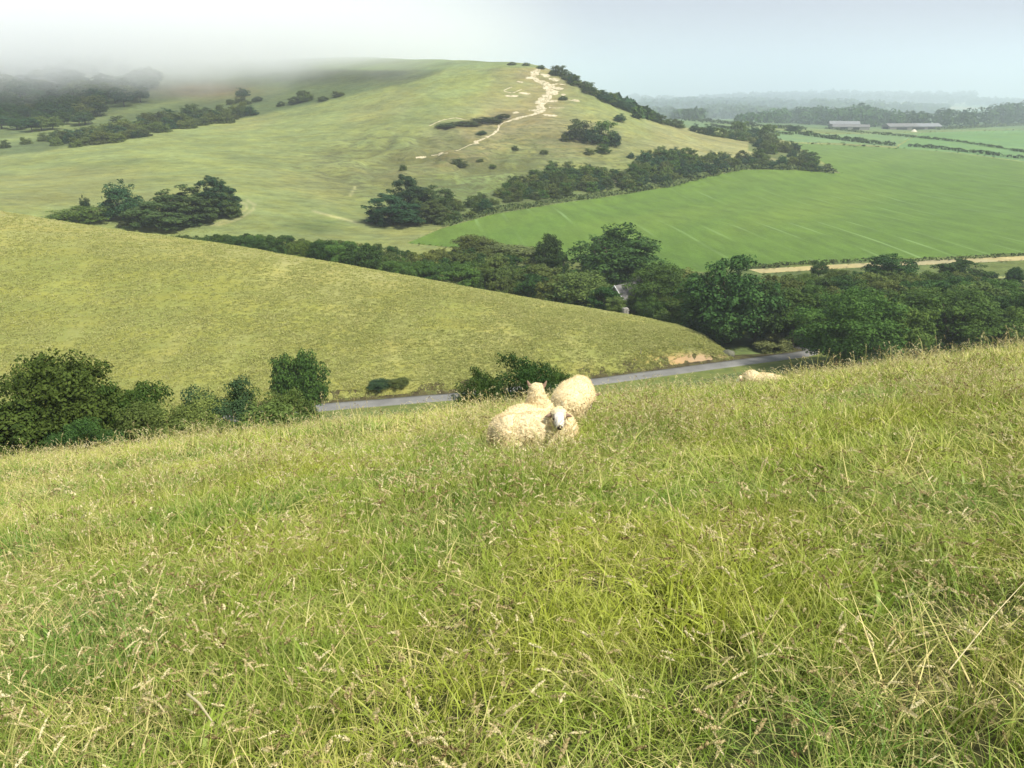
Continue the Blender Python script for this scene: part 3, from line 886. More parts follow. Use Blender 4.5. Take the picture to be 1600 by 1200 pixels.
P_DEF = [('oak1', 'broad', 'oak', 1, 20000, 0.155), ('oak2', 'broad', 'oak', 2, 20000, 0.155), ('dark1', 'dome', 'oak', 3, 13000, 0.17), ('dark2', 'open', 'oak', 4, 13000, 0.17), ('dark3', 'tall', 'oak', 21, 13000, 0.17),
         ('mid1', 'dome', 'mid', 5, 36000, 0.105), ('mid2', 'broad', 'mid', 6, 40000, 0.10), ('mid3', 'tall', 'mid', 7, 14000, 0.165), ('mid4', 'open', 'mid', 22, 18000, 0.15),
         ('olive1', 'dome', 'olive', 8, 13000, 0.17), ('olive2', 'broad', 'olive', 9, 18000, 0.155), ('olive3', 'open', 'olive', 10, 13000, 0.17), ('pale1', 'bush', 'pale', 11, 13000, 0.17), ('pale2', 'dome', 'pale', 12, 13000, 0.17),
         ('lolly1', 'lolly', 'mid', 51, 16000, 0.15), ('wind1', 'wind', 'wind', 13, 17000, 0.15), ('wind2', 'wind', 'wind', 14, 17000, 0.15), ('wind3', 'wind', 'blue', 15, 17000, 0.15), ('thicket1', 'thicket', 'blue', 16, 14000, 0.17),
         ('bush1', 'bush', 'oak', 17, 40000, 0.10), ('bush2', 'bush', 'mid', 18, 13000, 0.17), ('bush3', 'bush', 'olive', 19, 40000, 0.10), ('bush4', 'bush', 'blue', 20, 40000, 0.10),
         ('scrub1', 'scrub', 'olive', 31, 3600, 0.30), ('scrub2', 'scrub', 'blue', 32, 3600, 0.30), ('scrub3', 'scrub', 'mid', 33, 3600, 0.30), ('scrub4', 'scrub', 'wind', 34, 3600, 0.30),
         ('small1', 'dome', 'oak', 41, 5000, 0.27), ('small2', 'dome', 'olive', 42, 5000, 0.27), ('small3', 'tall', 'blue', 43, 5000, 0.27)]
for p in P_DEF: proto(*p)

N_TREE = 0
def grow(key, x, y, z, w, h, label, cat='tree', group=None, name='tree', depth=None, rz=None):
    """one tree or bush: an Empty at its foot, with trunk and crown"""
    global N_TREE; N_TREE += 1
    crown, trunk = PROTO[key]
    wind = key.startswith('wind')
    e = empty(name, (x, y, z), (random.uniform(-0.25, 0.25) if wind else random.uniform(0, 6.28)) if rz is None else rz)
    e.scale = (w / 10, (depth or w) / 10, h / 10)
    tag(e, label, cat, group)
    link('trunk', trunk, e); link('crown', crown, e)
    return e
def feature(key, px, py_top, Y, w_px, label, cat='tree', name='tree', group=None, hmin=1.5, rz=None, dscale=1.0):
    xr, zr = ray(px, py_top)
    x = float(xr * Y); zt = float(zr * Y); zg = float(H(x, Y))
    h = max(hmin, zt - zg)
    w = w_px / FPX * Y / (CP + (600 - py_top) / FPX * SP) * 1.04
    return grow(key, x, Y, zg - 0.1, w, h * 1.01, label, cat, group, name, w * dscale, rz)

# trees one can single out
feature('oak1', 965, 352, 226, 140, 'broad domed dark green oak standing alone at the lower edge of the crop field', name='oak_tree')
feature('dark1', 857, 366, 230, 44, 'small dark rounded tree between the pale scrubby wood and the broad oak')
feature('dark3', 877, 392, 226, 26, 'narrow dark tree tucked under the small rounded tree beside the crop field')
feature('mid2', 1034, 413, 196, 100, 'fresh green round tree just to the side of the slate roofed house')
feature('olive2', 906, 424, 200, 110, 'olive green spreading tree on the other side of the slate roofed house')
feature('olive1', 842, 412, 214, 80, 'mid green tree with rounded crown above the crest of the grassy spur')
feature('oak2', 1147, 402, 172, 138, 'tallest dark tree standing over the bend of the lane, reaching above the wood', name='oak_tree')
feature('oak1', 1128, 446, 170, 104, 'dark lower oak leaning out over the foot of the grassy spur by the lane', name='oak_tree')
feature('dark1', 1190, 440, 171, 84, 'dark green tree close behind the rounded pale bush at the lane')
feature('mid3', 1248, 455, 172, 90, 'upright mid green tree standing directly behind the bend of the lane')
feature('olive3', 1218, 432, 188, 80, 'brownish green tree between the tallest dark tree and the straw field')
feature('mid2', 1338, 452, 146, 150, 'dense bright green conical tree where the lane disappears behind the meadow')
feature('mid1', 1328, 492, 144, 70, 'low dark green bush tree closing off the end of the lane')
feature('mid3', 1420, 478, 146, 84, 'shady green tree between the conical tree and the wide ash')
feature('mid2', 1500, 453, 156, 175, 'wide pale green ash with feathery rounded crown above the meadow crest', name='ash_tree')
feature('mid4', 1588, 478, 150, 84, 'small green tree standing beside the wide ash at the edge of the view')
feature('mid1', 1660, 462, 156, 110, 'green tree partly cut off by the edge of the view beyond the ash')
feature('dark1', 1398, 398, 218, 72, 'rounded dark tree standing up in front of the straw coloured field', dscale=1)
feature('dark2', 1508, 408, 220, 76, 'second rounded dark tree below the straw field, beside the pale hay meadow')
feature('dark1', 1282, 408, 224, 24, 'tiny dark upright tree against the straw coloured strip')
feature('pale1', 1213, 521, 169, 84, 'rounded pale olive bush spilling onto the lane', cat='bush', name='bush', dscale=0.6)
feature('olive3', 1078, 424, 205, 92, 'brown green tree filling the gap behind the tallest dark tree')
feature('bush2', 1062, 472, 182, 84, 'green bush at the top edge of the grassy spur below the wood', cat='bush', name='bush')
feature('pale2', 800, 383, 240, 112, 'pale brownish scrub tree crowning the wood beside the crop field')
feature('olive2', 742, 368, 252, 70, 'brownish tree with a pointed top at the lower corner of the crop field')
feature('pale1', 705, 428, 208, 50, 'pale silvery bush on the skyline of the grassy spur', cat='bush', name='bush')
# windswept group on the pasture
feature('thicket1', 184, 281, 286, 62, 'dark blue green upright tree with ragged top at the end of the windswept clump', name='tree')
feature('wind1', 246, 314, 278, 96, 'lowest of the windswept trees, leaning over the spur skyline', rz=0)
feature('wind2', 290, 290, 288, 88, 'middle windswept tree with a long sloping back', rz=0.1)
feature('wind3', 335, 276, 296, 66, 'highest windswept tree with smooth rounded back above the track', rz=-0.1)
feature('wind1', 352, 300, 292, 36, 'small dark windswept tree tucked under the highest one by the track', rz=0)
feature('bush2', 120, 322, 278, 84, 'low light green bush on the pasture beside the dark upright tree', cat='bush', name='bush')
feature('thicket1', 129, 305, 281, 20, 'tiny tree poking up out of the low light green bush')
feature('pale1', 196, 343, 276, 26, 'small grey green bush in front of the dark upright tree', cat='bush', name='bush')
# group at the corner of the crop field
feature('wind3', 640, 274, 322, 62, 'topmost dark tree of the clump at the corner of the crop field', rz=0)
feature('wind2', 672, 289, 320, 64, 'brown green windswept tree behind the topmost tree of the field corner clump', rz=2.9)
feature('wind3', 614, 304, 303, 84, 'large round dark thorn tree at the foot of the field corner clump', rz=0)
feature('wind1', 672, 312, 306, 46, 'mid sized dark tree beside the large thorn at the field corner', rz=2.9)
# trees in the hollow just below our meadow
feature('mid2', 64, 556, 45, 205, 'biggest rounded green tree in the hollow at the edge of the view')
feature('mid1', 172, 594, 46, 130, 'green tree leaning out from the biggest tree in the hollow')
feature('mid4', 10, 622, 42, 150, 'shaded green tree cut by the edge of the view below the biggest tree')
feature('bush3', 236, 622, 43, 150, 'low olive bush between the biggest tree and the dark thorn', cat='bush', name='bush')
feature('bush4', 340, 598, 46, 124, 'dark blue green thorn bush beside the lollipop shaped tree', cat='bush', name='bush')
feature('bush3', 432, 606, 48, 126, 'olive green bush under the lollipop shaped tree', cat='bush', name='bush')
feature('bush3', 292, 640, 40, 150, 'low olive bush peeping over the edge of the meadow', cat='bush', name='bush')
feature('olive2', 412, 640, 42, 150, 'low grey green bush peeping over the meadow below the lollipop tree', cat='bush', name='bush')
feature('bush1', 120, 660, 40, 120, 'dark bush at the foot of the biggest tree, just over the meadow edge', cat='bush', name='bush')
feature('lolly1', 465, 553, 108, 78, 'small lollipop shaped tree standing beside the start of the lane')
feature('bush1', 810, 552, 46, 150, 'dark green spreading bush behind the three sheep', cat='bush', name='bush', dscale=0.8)
feature('bush1', 752, 574, 44, 84, 'lower dark bush at the edge of the lane behind the lying sheep', cat='bush', name='bush')
feature('bush1', 862, 566, 48, 76, 'small dark bush touching the lane beyond the standing sheep', cat='bush', name='bush')
feature('bush4', 592, 602, 136.5, 36, 'small dark thorn bush on the bank above the lane', cat='bush', name='bush', hmin=1.2)
feature('bush3', 622, 605, 137.5, 34, 'flat scrubby bush beside the small thorn on the lane bank', cat='bush', name='bush', hmin=1.0)

# the mass of the woods, tree by tree
def top_limit(px, pts):
    P = np.array(pts, float); return np.interp(px, P[:, 0], P[:, 1])
def wood(poly_uv, spacing, tops, hr, keys, label, group, wscale=(0.9, 1.25), seed=0, vis=None, cap=300, name='tree', cat='tree', squat=None):
    """fill a patch (pixel column x distance) with separate trees no taller than the tree line seen in the photograph"""
    r = np.random.default_rng(seed)
    P = np.array(poly_uv, float); pts = []; n = 0
    lo, hi = P.min(0), P.max(0)
    for _ in range(6000):
        px, Y = r.uniform(lo[0], hi[0]), r.uniform(lo[1], hi[1])
        if not in_poly(np.array([px]), np.array([Y]), poly_uv)[0]: continue
        x = (px - 800) / FPX * Y / (CP + 0.1 * SP)
        if 962 < px < 994 and Y < 210: continue
        if any((x - a) ** 2 + (Y - b) ** 2 < spacing ** 2 for a, b in pts): continue
        zg = float(H(x, Y)); pt = float(top_limit(px, tops)) + r.uniform(0, 9)
        zmax = float(ray(px, pt)[1]) * Y
        h = min(r.uniform(*hr), zmax - zg)
        if h < hr[0] * 0.45: continue
        ppx, ppy = pix(x, Y, zg + h)
        if vis is not None and ppy > float(top_limit(ppx, vis)) - 1: continue
        pts.append((x, Y))
        w = h * r.uniform(*wscale) if squat is None else spacing * r.uniform(*squat)
        k = keys[r.integers(len(keys))]
        lab, grp = (label[k], group + ': ' + label[k].split(' in ')[0].split(' of ')[0]) if isinstance(label, dict) else (label, group)
        grow(k, x, Y, zg - 0.15, w, h, lab, cat, grp, name)
        n += 1
        if n >= cap: break
    return n
skyB = [(p[0], p[1]) for p in B_SKY]
KL = lambda where: {'dark1': 'dark green rounded tree in ' + where, 'dark2': 'dark open crowned tree in ' + where, 'mid1': 'mid green rounded tree in ' + where, 'mid3': 'mid green upright tree in ' + where, 'mid4': 'mid green open crowned tree in ' + where,
                    'olive1': 'olive green rounded tree in ' + where, 'olive3': 'olive green open crowned tree in ' + where, 'pale2': 'pale brownish tree in ' + where, 'small1': 'dark tree in ' + where, 'small2': 'olive tree in ' + where, 'small3': 'blue green tree in ' + where}
n1 = wood([(285, 226), (285, 284), (430, 278), (620, 272), (740, 258), (900, 236), (960, 222), (960, 190), (800, 204), (600, 215)], 5.0,
     [(285, 366), (330, 366), (400, 364), (470, 366), (560, 374), (640, 386), (700, 388), (760, 382), (850, 394), (900, 424), (960, 440)], (6.5, 9.5),
     ['dark1', 'dark2', 'olive1', 'olive3', 'dark1', 'mid1', 'mid4'], KL('the wood behind the spur'), 'trees of the wood beyond the spur', seed=4, vis=skyB)
n2 = wood([(1190, 176), (1190, 212), (1300, 226), (1420, 226), (1560, 216), (1720, 216), (1720, 172), (1450, 172)], 5.6,
     [(1190, 436), (1230, 428), (1290, 420), (1340, 424), (1400, 418), (1450, 424), (1500, 420), (1560, 436), (1590, 446), (1720, 440)], (8, 11),
     ['dark1', 'dark2', 'olive1', 'dark1', 'olive3', 'mid1'], KL('the wood below the straw field'), 'trees of the wood below the straw field', seed=5)
n3 = wood([(960, 186), (960, 210), (1110, 205), (1110, 182)], 6, [(960, 462), (1000, 450), (1110, 436)], (7, 10), ['olive3', 'mid1', 'dark2'], KL('the copse round the slate roofed house'), 'trees of the copse round the house', seed=6)
n4 = wood([(1525, 212), (1525, 236), (1800, 232), (1800, 214)], 5.5, [(1500, 424), (1530, 424), (1570, 414), (1800, 396)], (5, 8), ['small1', 'small3'], KL('the thick hedge below the straw strip'), 'trees of the hedge below the straw strip', seed=8)
print('wood trees', n1, n2, n3, n4)

# ------------------------------------------------------------------ scrub and bushes on the far hill, one by one
def bushes(poly, step, size, label, group, keys=('scrub1', 'scrub2', 'scrub3', 'scrub4'), seed=0, ymin=0, ymax=2000, aspect=(0.6, 0.85), jitter=0.5, name='bush', cat='bush', keep=1.0):
    """bushes a few pixels apart over a patch of hillside"""
    r = np.random.default_rng(seed)
    P = np.array(poly, float); lo, hi = P.min(0), P.max(0)
    gx_, gy_ = np.meshgrid(np.arange(lo[0], hi[0] + step, step), np.arange(lo[1], hi[1] + step * 0.45, step * 0.45))
    gx_ = gx_ + (np.arange(gx_.shape[0]) % 2 * step / 2)[:, None]
    px = (gx_ + r.uniform(-jitter, jitter, gx_.shape) * step).ravel(); py = (gy_ + r.uniform(-jitter, jitter, gx_.shape) * step * 0.4).ravel()
    m = in_poly(px, py, poly) & (r.random(len(px)) < keep)
    w = hits(px[m], py[m]); n = 0
    for q in w:
        if np.isnan(q[0]) or not (ymin < q[1] < ymax): continue
        wd = r.uniform(*size) * q[1] / FPX
        k = keys[r.integers(len(keys))]
        grow(k, q[0], q[1], q[2] - 0.2, wd, wd * r.uniform(*aspect), label, cat, group, name); n += 1
    return n
def bush_line(pts, step, size, label, group, keys=('scrub1', 'scrub2', 'scrub3', 'scrub4'), seed=0, aspect=(0.6, 0.85), name='bush', cat='bush'):
    r = np.random.default_rng(seed); w = poly_hits(pts, step)
    for q in w:
        wd = r.uniform(*size) * q[1] / FPX
        k = keys[r.integers(len(keys))]
        grow(k, q[0] + r.normal() * wd * 0.1, q[1] + r.normal() * wd * 0.3, q[2] - 0.2, wd, wd * r.uniform(*aspect), label, cat, group, name)
    return len(w)
def bush_at(px, py, w_px, h_px, label, key, seed=0, group=None):
    q = hits([px], [py])[0]
    if np.isnan(q[0]): return
    k = q[1] / FPX
    grow(key, q[0], q[1], q[2] - 0.15, w_px * k, h_px * k * 1.02, label, 'bush', group, 'bush')

c = 0
c += bushes([(775, 322), (840, 312), (905, 305), (940, 300), (1000, 296), (1000, 282), (930, 270), (860, 268), (820, 280), (780, 300)], 14, (15, 25), 'bush of the scrub belt above the crop field', 'scrub belt along the crop field', seed=1)
c += bushes([(690, 352), (780, 330), (775, 310), (735, 318), (690, 322), (660, 345)], 17, (16, 26), 'bush of the scrub running down to the field corner', 'scrub by the field corner', seed=2)
c += bushes([(1000, 296), (1060, 285), (1110, 272), (1150, 262), (1110, 248), (1060, 240), (1010, 246), (985, 268)], 14, (14, 26), 'dark bush in the thicket under the hill nose', 'thicket below the nose of the hill', ('scrub2', 'scrub3', 'scrub2', 'scrub1'), seed=3)
c += bushes([(1150, 262), (1230, 264), (1305, 270), (1275, 252), (1245, 236), (1215, 226), (1172, 222), (1165, 232), (1215, 246), (1240, 256), (1180, 250), (1120, 250)], 14, (14, 24), 'bush of the belt round the hill tip', 'belt of bushes round the tip of the hill', seed=4)
c += bush_line([(1085, 206), (1110, 212), (1140, 217), (1165, 220)], 10, (14, 20), 'bush of the dark hedge running down to the hill tip', 'dark hedge to the hill tip', ('scrub2', 'scrub3'), seed=5)
c += bush_line([(1160, 214), (1185, 216), (1200, 222)], 13, (26, 34), 'large dark bush at the tip of the hill above the fields', 'large bushes at the hill tip', ('scrub2', 'scrub3'), seed=6)
c += bush_line([(868, 116), (885, 124), (905, 134), (925, 146), (950, 160), (975, 172), (1000, 182), (1030, 192), (1062, 200)], 9, (14, 21), 'bush of the dark hedge down the skyline of the hill', 'skyline hedge on the hill', ('scrub2', 'scrub3', 'scrub4'), seed=7)
c += bushes([(95, 232), (190, 222), (260, 206), (330, 196), (395, 186), (385, 176), (330, 180), (250, 184), (180, 200), (100, 212)], 13.5, (18, 30), 'bush of the scrub belt along the pasture rim', 'scrub belt along the pasture rim', ('scrub1', 'scrub4', 'scrub1', 'scrub2'), seed=8, aspect=(0.45, 0.7))
c += bushes([(0, 236), (90, 228), (100, 214), (0, 228)], 17, (12, 20), 'low bush at the foggy end of the pasture rim', 'low bushes on the pasture rim', ('scrub1', 'scrub4'), seed=9, keep=0.6)
c += bushes([(418, 172), (480, 163), (540, 152), (520, 143), (450, 152), (420, 162)], 16, (13, 24), 'bush of the loose scatter along the upper pasture rim', 'loose bushes on the upper rim', ('scrub1', 'scrub4'), seed=10, aspect=(0.35, 0.5), keep=0.75)
c += bushes([(330, 176), (410, 160), (420, 150), (340, 160)], 16, (11, 20), 'bush on the grassy slope above the pasture rim', 'bushes above the pasture rim', ('scrub1', 'scrub4'), seed=12, aspect=(0.3, 0.5), keep=0.8)
print('bushes', c)
for px, py, w, h, k, lab in [
 (905, 216, 44, 27, 'scrub4', 'grey streaky bush highest in the clump on the nose of the hill'), (925, 222, 34, 22, 'scrub2', 'dark bush in the middle of the clump on the nose of the hill'),
 (945, 222, 40, 30, 'scrub3', 'tall dark bush at the outer side of the clump on the nose of the hill'), (958, 228, 26, 22, 'scrub2', 'round dark bush at the end of the clump on the nose of the hill'),
 (942, 238, 24, 13, 'scrub3', 'low dark bush just below the clump on the nose of the hill'), (883, 220, 14, 10, 'scrub1', 'tiny bush beside the grey streaky bush on the hill'),
 (715, 259, 30, 12, 'scrub4', 'dark gorse clump beside the broken chalk path'), (967, 189, 20, 11, 'scrub2', 'dark bush alone on the straw coloured shoulder of the hill'),
 (985, 247, 13, 9, 'scrub2', 'single small bush between the hill clump and the thicket'), (921, 240, 16, 8, 'scrub1', 'flat bush below the hill clump'), (850, 240, 14, 6, 'scrub1', 'flat gorse bush on the terraced slope'),
 (805, 234, 11, 6, 'scrub4', 'tiny gorse bush below the chalk path'), (750, 252, 12, 5, 'scrub1', 'small gorse bush on the hummocks'), (770, 262, 12, 5, 'scrub1', 'small gorse bush lowest on the hummocks'),
 (698, 198, 34, 6, 'scrub4', 'low gorse at the mouth of the old chalk working'), (728, 195, 44, 6.5, 'scrub4', 'low gorse along the old chalk working'), (762, 190, 44, 7, 'scrub4', 'low gorse at the top of the old chalk working'), (786, 184, 24, 6, 'scrub4', 'small gorse between the old working and the chalk path'),
 (752, 210, 18, 6, 'scrub2', 'dark flat gorse beside the broken lower path'), (880, 155, 14, 5, 'scrub4', 'tiny gorse beside the bare chalk'), (630, 266, 12, 9, 'scrub1', 'small bush at the head of the hummocks'),
 (393, 180, 22, 14, 'scrub2', 'dark bush ending the pasture rim scrub'), (380, 150, 22, 12, 'scrub2', 'lone dark bush below the bracken slope'), (371, 178, 14, 10, 'scrub3', 'small bush by the end of the pasture rim scrub'),
 (1240, 205, 22, 9, 'scrub2', 'bush where the field hedges meet'), (150, 182, 18, 6, 'scrub1', 'small bush on the pale grass strip below the wood'),
 (800, 101, 14, 4, 'scrub4', 'low bush on the very top of the hill'), (822, 102, 12, 4, 'scrub4', 'second low bush on the very top of the hill'), (845, 107, 14, 5, 'scrub4', 'low bush where the chalk path starts')]:
    bush_at(px, py, w, h, lab, k)

# the dark wood on the misty slope: the nearest crowns one by one
n5 = bushes([(-20, 214), (60, 206), (130, 196), (190, 172), (248, 150), (255, 136), (215, 130), (150, 136), (100, 126), (-20, 132)], 19.5, (24, 34), 'dark tree of the wood on the misty slope', 'trees of the wood on the misty slope', ('small1', 'small2', 'small3', 'small1'), seed=21, ymin=430, aspect=(0.6, 0.8), name='tree', cat='tree', keep=0.97)
n6 = 0
n7 = 0
print('misty wood', n5, n6, n7, 'all', N_TREE)

# tell look-alikes apart by what they stand nearest to and by row
LANDMARKS = {
 'trees of the wood beyond the spur': [(300, 'near the windswept clump'), (400, 'below the grass track'), (500, 'below the dim hollow'), (600, 'below the field corner clump'), (700, 'at the crop field corner'), (790, 'below the pale scrub tree'), (870, 'by the small rounded tree'), (950, 'below the broad oak')],
 'trees of the wood below the straw field': [(1215, 'behind the lane bend'), (1290, 'behind the conical tree'), (1360, 'left of the rounded dark tree'), (1410, 'under the rounded dark tree'), (1465, 'behind the wide ash'), (1530, 'beside the hay meadow'), (1600, 'at the picture edge')],
 'trees of the copse round the house': [(980, 'by its gable'), (1060, 'by the spur top bush'), (1110, 'beside the tallest oak')],
 'trees of the hedge below the straw strip': [(1540, 'by the hay meadow'), (1600, 'at the picture edge')],
 'scrub belt along the crop field': [(800, 'by the field corner clump'), (860, 'below the terraced slope'), (920, 'beside the white chalk face'), (990, 'next to the thicket')],
 'brambles along the crop field': [(720, 'at the field corner'), (800, 'below the scrub'), (900, 'below the chalk face'), (1000, 'below the thicket'), (1100, 'below the hill nose'), (1200, 'towards the hill tip'), (1290, 'at the hill tip')],
 'scrub by the field corner': [(690, 'beside the large thorn'), (735, 'in mid slope'), (775, 'next to the scrub belt')],
 'thicket below the nose of the hill': [(1000, 'at the chalk face end'), (1050, 'in the thick middle'), (1120, 'at the hill tip end')],
 'belt of bushes round the tip of the hill': [(1150, 'next to the thicket'), (1200, 'under the straw coloured shoulder'), (1245, 'below the large bushes'), (1295, 'at the very tip')],
 'skyline hedge on the hill': [(880, 'beside the chalk path top'), (930, 'on the steep part'), (980, 'above the lone dark bush'), (1040, 'at the lower end')],
 'dark hedge to the hill tip': [(1090, 'at its upper end'), (1160, 'at its lower end')],
 'large bushes at the hill tip': [(1160, 'nearer the hill'), (1200, 'nearer the crop field')],
 'scrub belt along the pasture rim': [(110, 'at its misty end'), (190, 'below the pale grass strip'), (270, 'below the dark wood end'), (350, 'below the bracken'), (395, 'at its clear end')],
 'low bushes on the pasture rim': [(20, 'at the picture edge'), (90, 'next to the scrub belt')],
 'loose bushes on the upper rim': [(430, 'nearest the scrub belt'), (480, 'in the middle'), (530, 'nearest the ridge')],
 'bushes above the pasture rim': [(345, 'nearest the bracken'), (400, 'nearest the ridge')],
 'trees of the wood on the misty slope': [(10, 'at the picture edge'), (70, 'above the pasture rim end'), (130, 'above the pale grass strip'), (190, 'towards the bracken'), (240, 'next to the bracken')],
}
from collections import defaultdict
_by = defaultdict(list)
for o in list(SC.objects):
    g = o.get('group')
    if o.type == 'EMPTY' and g:
        base = g.split(':')[0]
        if base in LANDMARKS:
            x, y, z = o.location; px, py = pix(x, y, z)
            lm = min(LANDMARKS[base], key=lambda t: abs(t[0] - px))[1]
            _by[(o['label'], base, lm)].append((float(y), o))
for (lab, base, lm), lst in _by.items():
    lst.sort(key=lambda t: t[0])
    n = len(lst)
    for k, (y, o) in enumerate(lst):
        row = '' if n == 1 else ('front row, ' if k < n / 3 else 'back row, ' if k >= 2 * n / 3 else 'middle row, ') if n > 2 else ('nearer, ' if k == 0 else 'farther, ')
        w = o.scale[0] * 10
        o['label'] = ' '.join((lab + ', ' + row + lm).split()[:16])
        o['group'] = base

# ------------------------------------------------------------------ field hedges: each a long clipped thing
HEDGE_M = LM['wind']
def hedge(pts, h_px, label, seed=0, mat=None, wid=1.2, name='hedge', fn=HC, step=3.0):
    r = np.random.default_rng(seed)
    w = poly_hits(pts, step, fn)
    if len(w) < 2: return
    hh = h_px * w[:, 1] / FPX
    org = w[len(w) // 2]
    seg = np.hypot(*np.diff(w[:, :2], axis=0).T); L = seg.sum()
    t = np.concatenate([[0], np.cumsum(seg)])
    n = int(min(5200, max(400, L * 9)))
    s = r.random(n) * L
    p = np.stack([np.interp(s, t, w[:, k]) for k in range(3)], -1); hs = np.interp(s, t, hh) * (0.62 + 0.6 * vnoise(s / 4.0, s * 0, seed))
    th = r.random(n) * np.pi
    T = np.gradient(w[:, :2], axis=0); T /= np.linalg.norm(T, axis=1)[:, None] + 1e-9
    Nn = np.stack([-np.interp(s, t, T[:, 1]), np.interp(s, t, T[:, 0])], -1)
    rad = 0.75 + 0.3 * r.random(n)
    off = np.cos(th) * wid * 0.5 * hs * rad
    p[:, :2] += Nn * off[:, None]; p[:, 2] += np.sin(th) ** 0.6 * hs * rad - 0.1
    nr = np.stack([Nn[:, 0] * np.cos(th), Nn[:, 1] * np.cos(th), np.sin(th)], -1) + r.normal(size=(n, 3)) * 0.4
    nr /= np.linalg.norm(nr, axis=1)[:, None]
    a = np.cross(nr, r.normal(size=(n, 3))); a /= np.linalg.norm(a, axis=1)[:, None]; b = np.cross(nr, a)
    sz = (np.clip(hs * 0.32, 0.3, 1.3) * (0.6 + 0.7 * r.random(n)))[:, None]
    V = np.stack([p - a * sz, p - b * sz * 0.7, p + a * sz, p + b * sz * 0.7], 1).reshape(-1, 3) - org
    o = link(name, mesh_np(name, V, np.arange(4 * n).reshape(n, 4), False, {'tint': np.repeat(r.random(n), 4)}, [mat or HEDGE_M]), None, org)
    tag(o, label, 'hedge')
hedge([(1165, 419), (1215, 415), (1270, 412), (1330, 410)], 6, 'dark clipped hedge between the crop field and the straw strip, nearer the big trees', 1)
hedge([(1332, 409), (1350, 408), (1430, 408), (1500, 405), (1600, 399), (1750, 391)], 6, 'dark clipped hedge between the crop field and the straw strip, beyond the rounded tree', 2)
hedge([(1245, 209), (1290, 216), (1340, 222), (1397, 228)], 6, 'dark hedge ending in the open at the top of the crop field', 3)
hedge([(1420, 229), (1470, 233), (1530, 240), (1620, 251), (1750, 264)], 5, 'dark hedge between the crop field and the pale barley beyond', 4)
hedge([(1290, 201), (1350, 208), (1420, 214), (1500, 222), (1600, 238), (1750, 256)], 3.5, 'thin hedge running away from the barns across the barley', 5)
hedge([(1066, 188), (1110, 191), (1160, 196), (1210, 200), (1260, 203)], 5, 'distant hedge behind the tip of the hill', 6)
hedge([(1110, 198), (1150, 203), (1200, 208), (1240, 211)], 4, 'distant lower hedge between two pale fields behind the hill tip', 7)
hedge([(1580, 236), (1610, 239), (1700, 248)], 4, 'short hedge at the edge of the view in the barley', 8)
hedge([(1460, 203), (1520, 200), (1600, 196), (1750, 190)], 4, 'hedge along the far side of the barley beside the long barn', 9)
hedge([(690, 354), (770, 332), (880, 315), (960, 304), (1050, 289), (1110, 273), (1160, 263), (1235, 264), (1306, 270)], 7.5, 'ragged bramble hedge bounding the upper edge of the crop field', 10, LM['wind'], 2.6)

# ------------------------------------------------------------------ woods so far off that they read as one mass
def far_wood(name, pts, h_px, depth, n_lobe, mat, seed, label, leaf=2.2, jit=0.35):
    r = np.random.default_rng(seed)
    w = poly_hits(pts, 4.0)
    if len(w) < 2: return
    org = w[len(w) // 2].copy()
    i = r.random(n_lobe) * (len(w) - 1); k = np.floor(i).astype(int); f = (i - k)[:, None]
    p = w[k] * (1 - f) + w[k + 1] * f
    d = r.random(n_lobe) * depth; p[:, 0] *= 1 + d / p[:, 1]; p[:, 1] += d
    p[:, 2] = HC(p[:, 0], p[:, 1])
    hp = np.interp(i / (len(w) - 1), np.linspace(0, 1, len(h_px)), h_px)
    hh = hp * p[:, 1] / FPX * (1 - jit + jit * 1.4 * r.random(n_lobe))
    rr = np.clip(hh * 0.42, 3, 9)
    lobes = np.stack([p[:, 0], p[:, 1], p[:, 2] + hh * 0.62, rr * 1.15, rr * 1.15, hh * 0.42], -1)
    low = lobes.copy(); low[:, 2] = p[:, 2] + hh * 0.25; low[:, 5] = hh * 0.35
    V, fq, t = leaf_cloud(np.concatenate([lobes, low]), n_lobe * (90 if n_lobe < 150 else 45), leaf, r)
    o = link(name, mesh_np(name, V - org, fq, False, {'tint': t}, [LM[mat]]), None, org)
    tag(o, label, 'wood', None, 'stuff')
far_wood('woodland', [(1150, 193), (1200, 193), (1260, 195), (1320, 197), (1400, 199)], [10, 18, 24, 26, 22], 60, 120, 'oak', 1, 'dark wood behind the two farm buildings', 1.8)
far_wood('woodland', [(-40, 128), (60, 126), (130, 124), (205, 120)], [16, 18, 16, 12], 110, 110, 'oak', 3, 'faint high wood half lost in the hill cloud', 1.6)
far_wood('woodland', [(1400, 199), (1480, 199), (1560, 196), (1640, 194), (1780, 190)], [20, 22, 30, 24, 26], 60, 130, 'oak', 2, 'dark wood beside the long low barn running to the edge of the view', 1.8)
for k, (pts, hp, dep, nl, mt) in enumerate([
    ([(985, 186), (1060, 186), (1150, 186), (1250, 188)], [12, 14, 16, 10], 160, 130, 'oak'),
    ([(960, 178), (1100, 178), (1250, 178), (1330, 176)], [14, 16, 16, 8], 300, 130, 'blue'),
    ([(1270, 180), (1400, 180), (1480, 178)], [18, 14, 8], 200, 90, 'oak'),
    ([(950, 168), (1060, 168), (1180, 168), (1300, 166)], [12, 8, 14, 12], 500, 120, 'blue'),
    ([(1180, 164), (1300, 164), (1450, 164), (1520, 162)], [10, 14, 12, 12], 500, 120, 'blue'),
    ([(1480, 166), (1560, 166), (1700, 164)], [8, 6, 10], 300, 60, 'blue')]):
    far_wood('woodland', pts, hp, dep, nl * 3, mt, 10 + k, ['misty band of woodland low behind the tip of the hill', 'misty band of woodland second behind the tip of the hill', 'misty wood above the farm roofs', 'pale blue wood under the sky beside the hill', 'pale blue wood on the skyline above the farm', 'faint wood on the skyline at the edge of the view'][k], 3.2, 0.15)
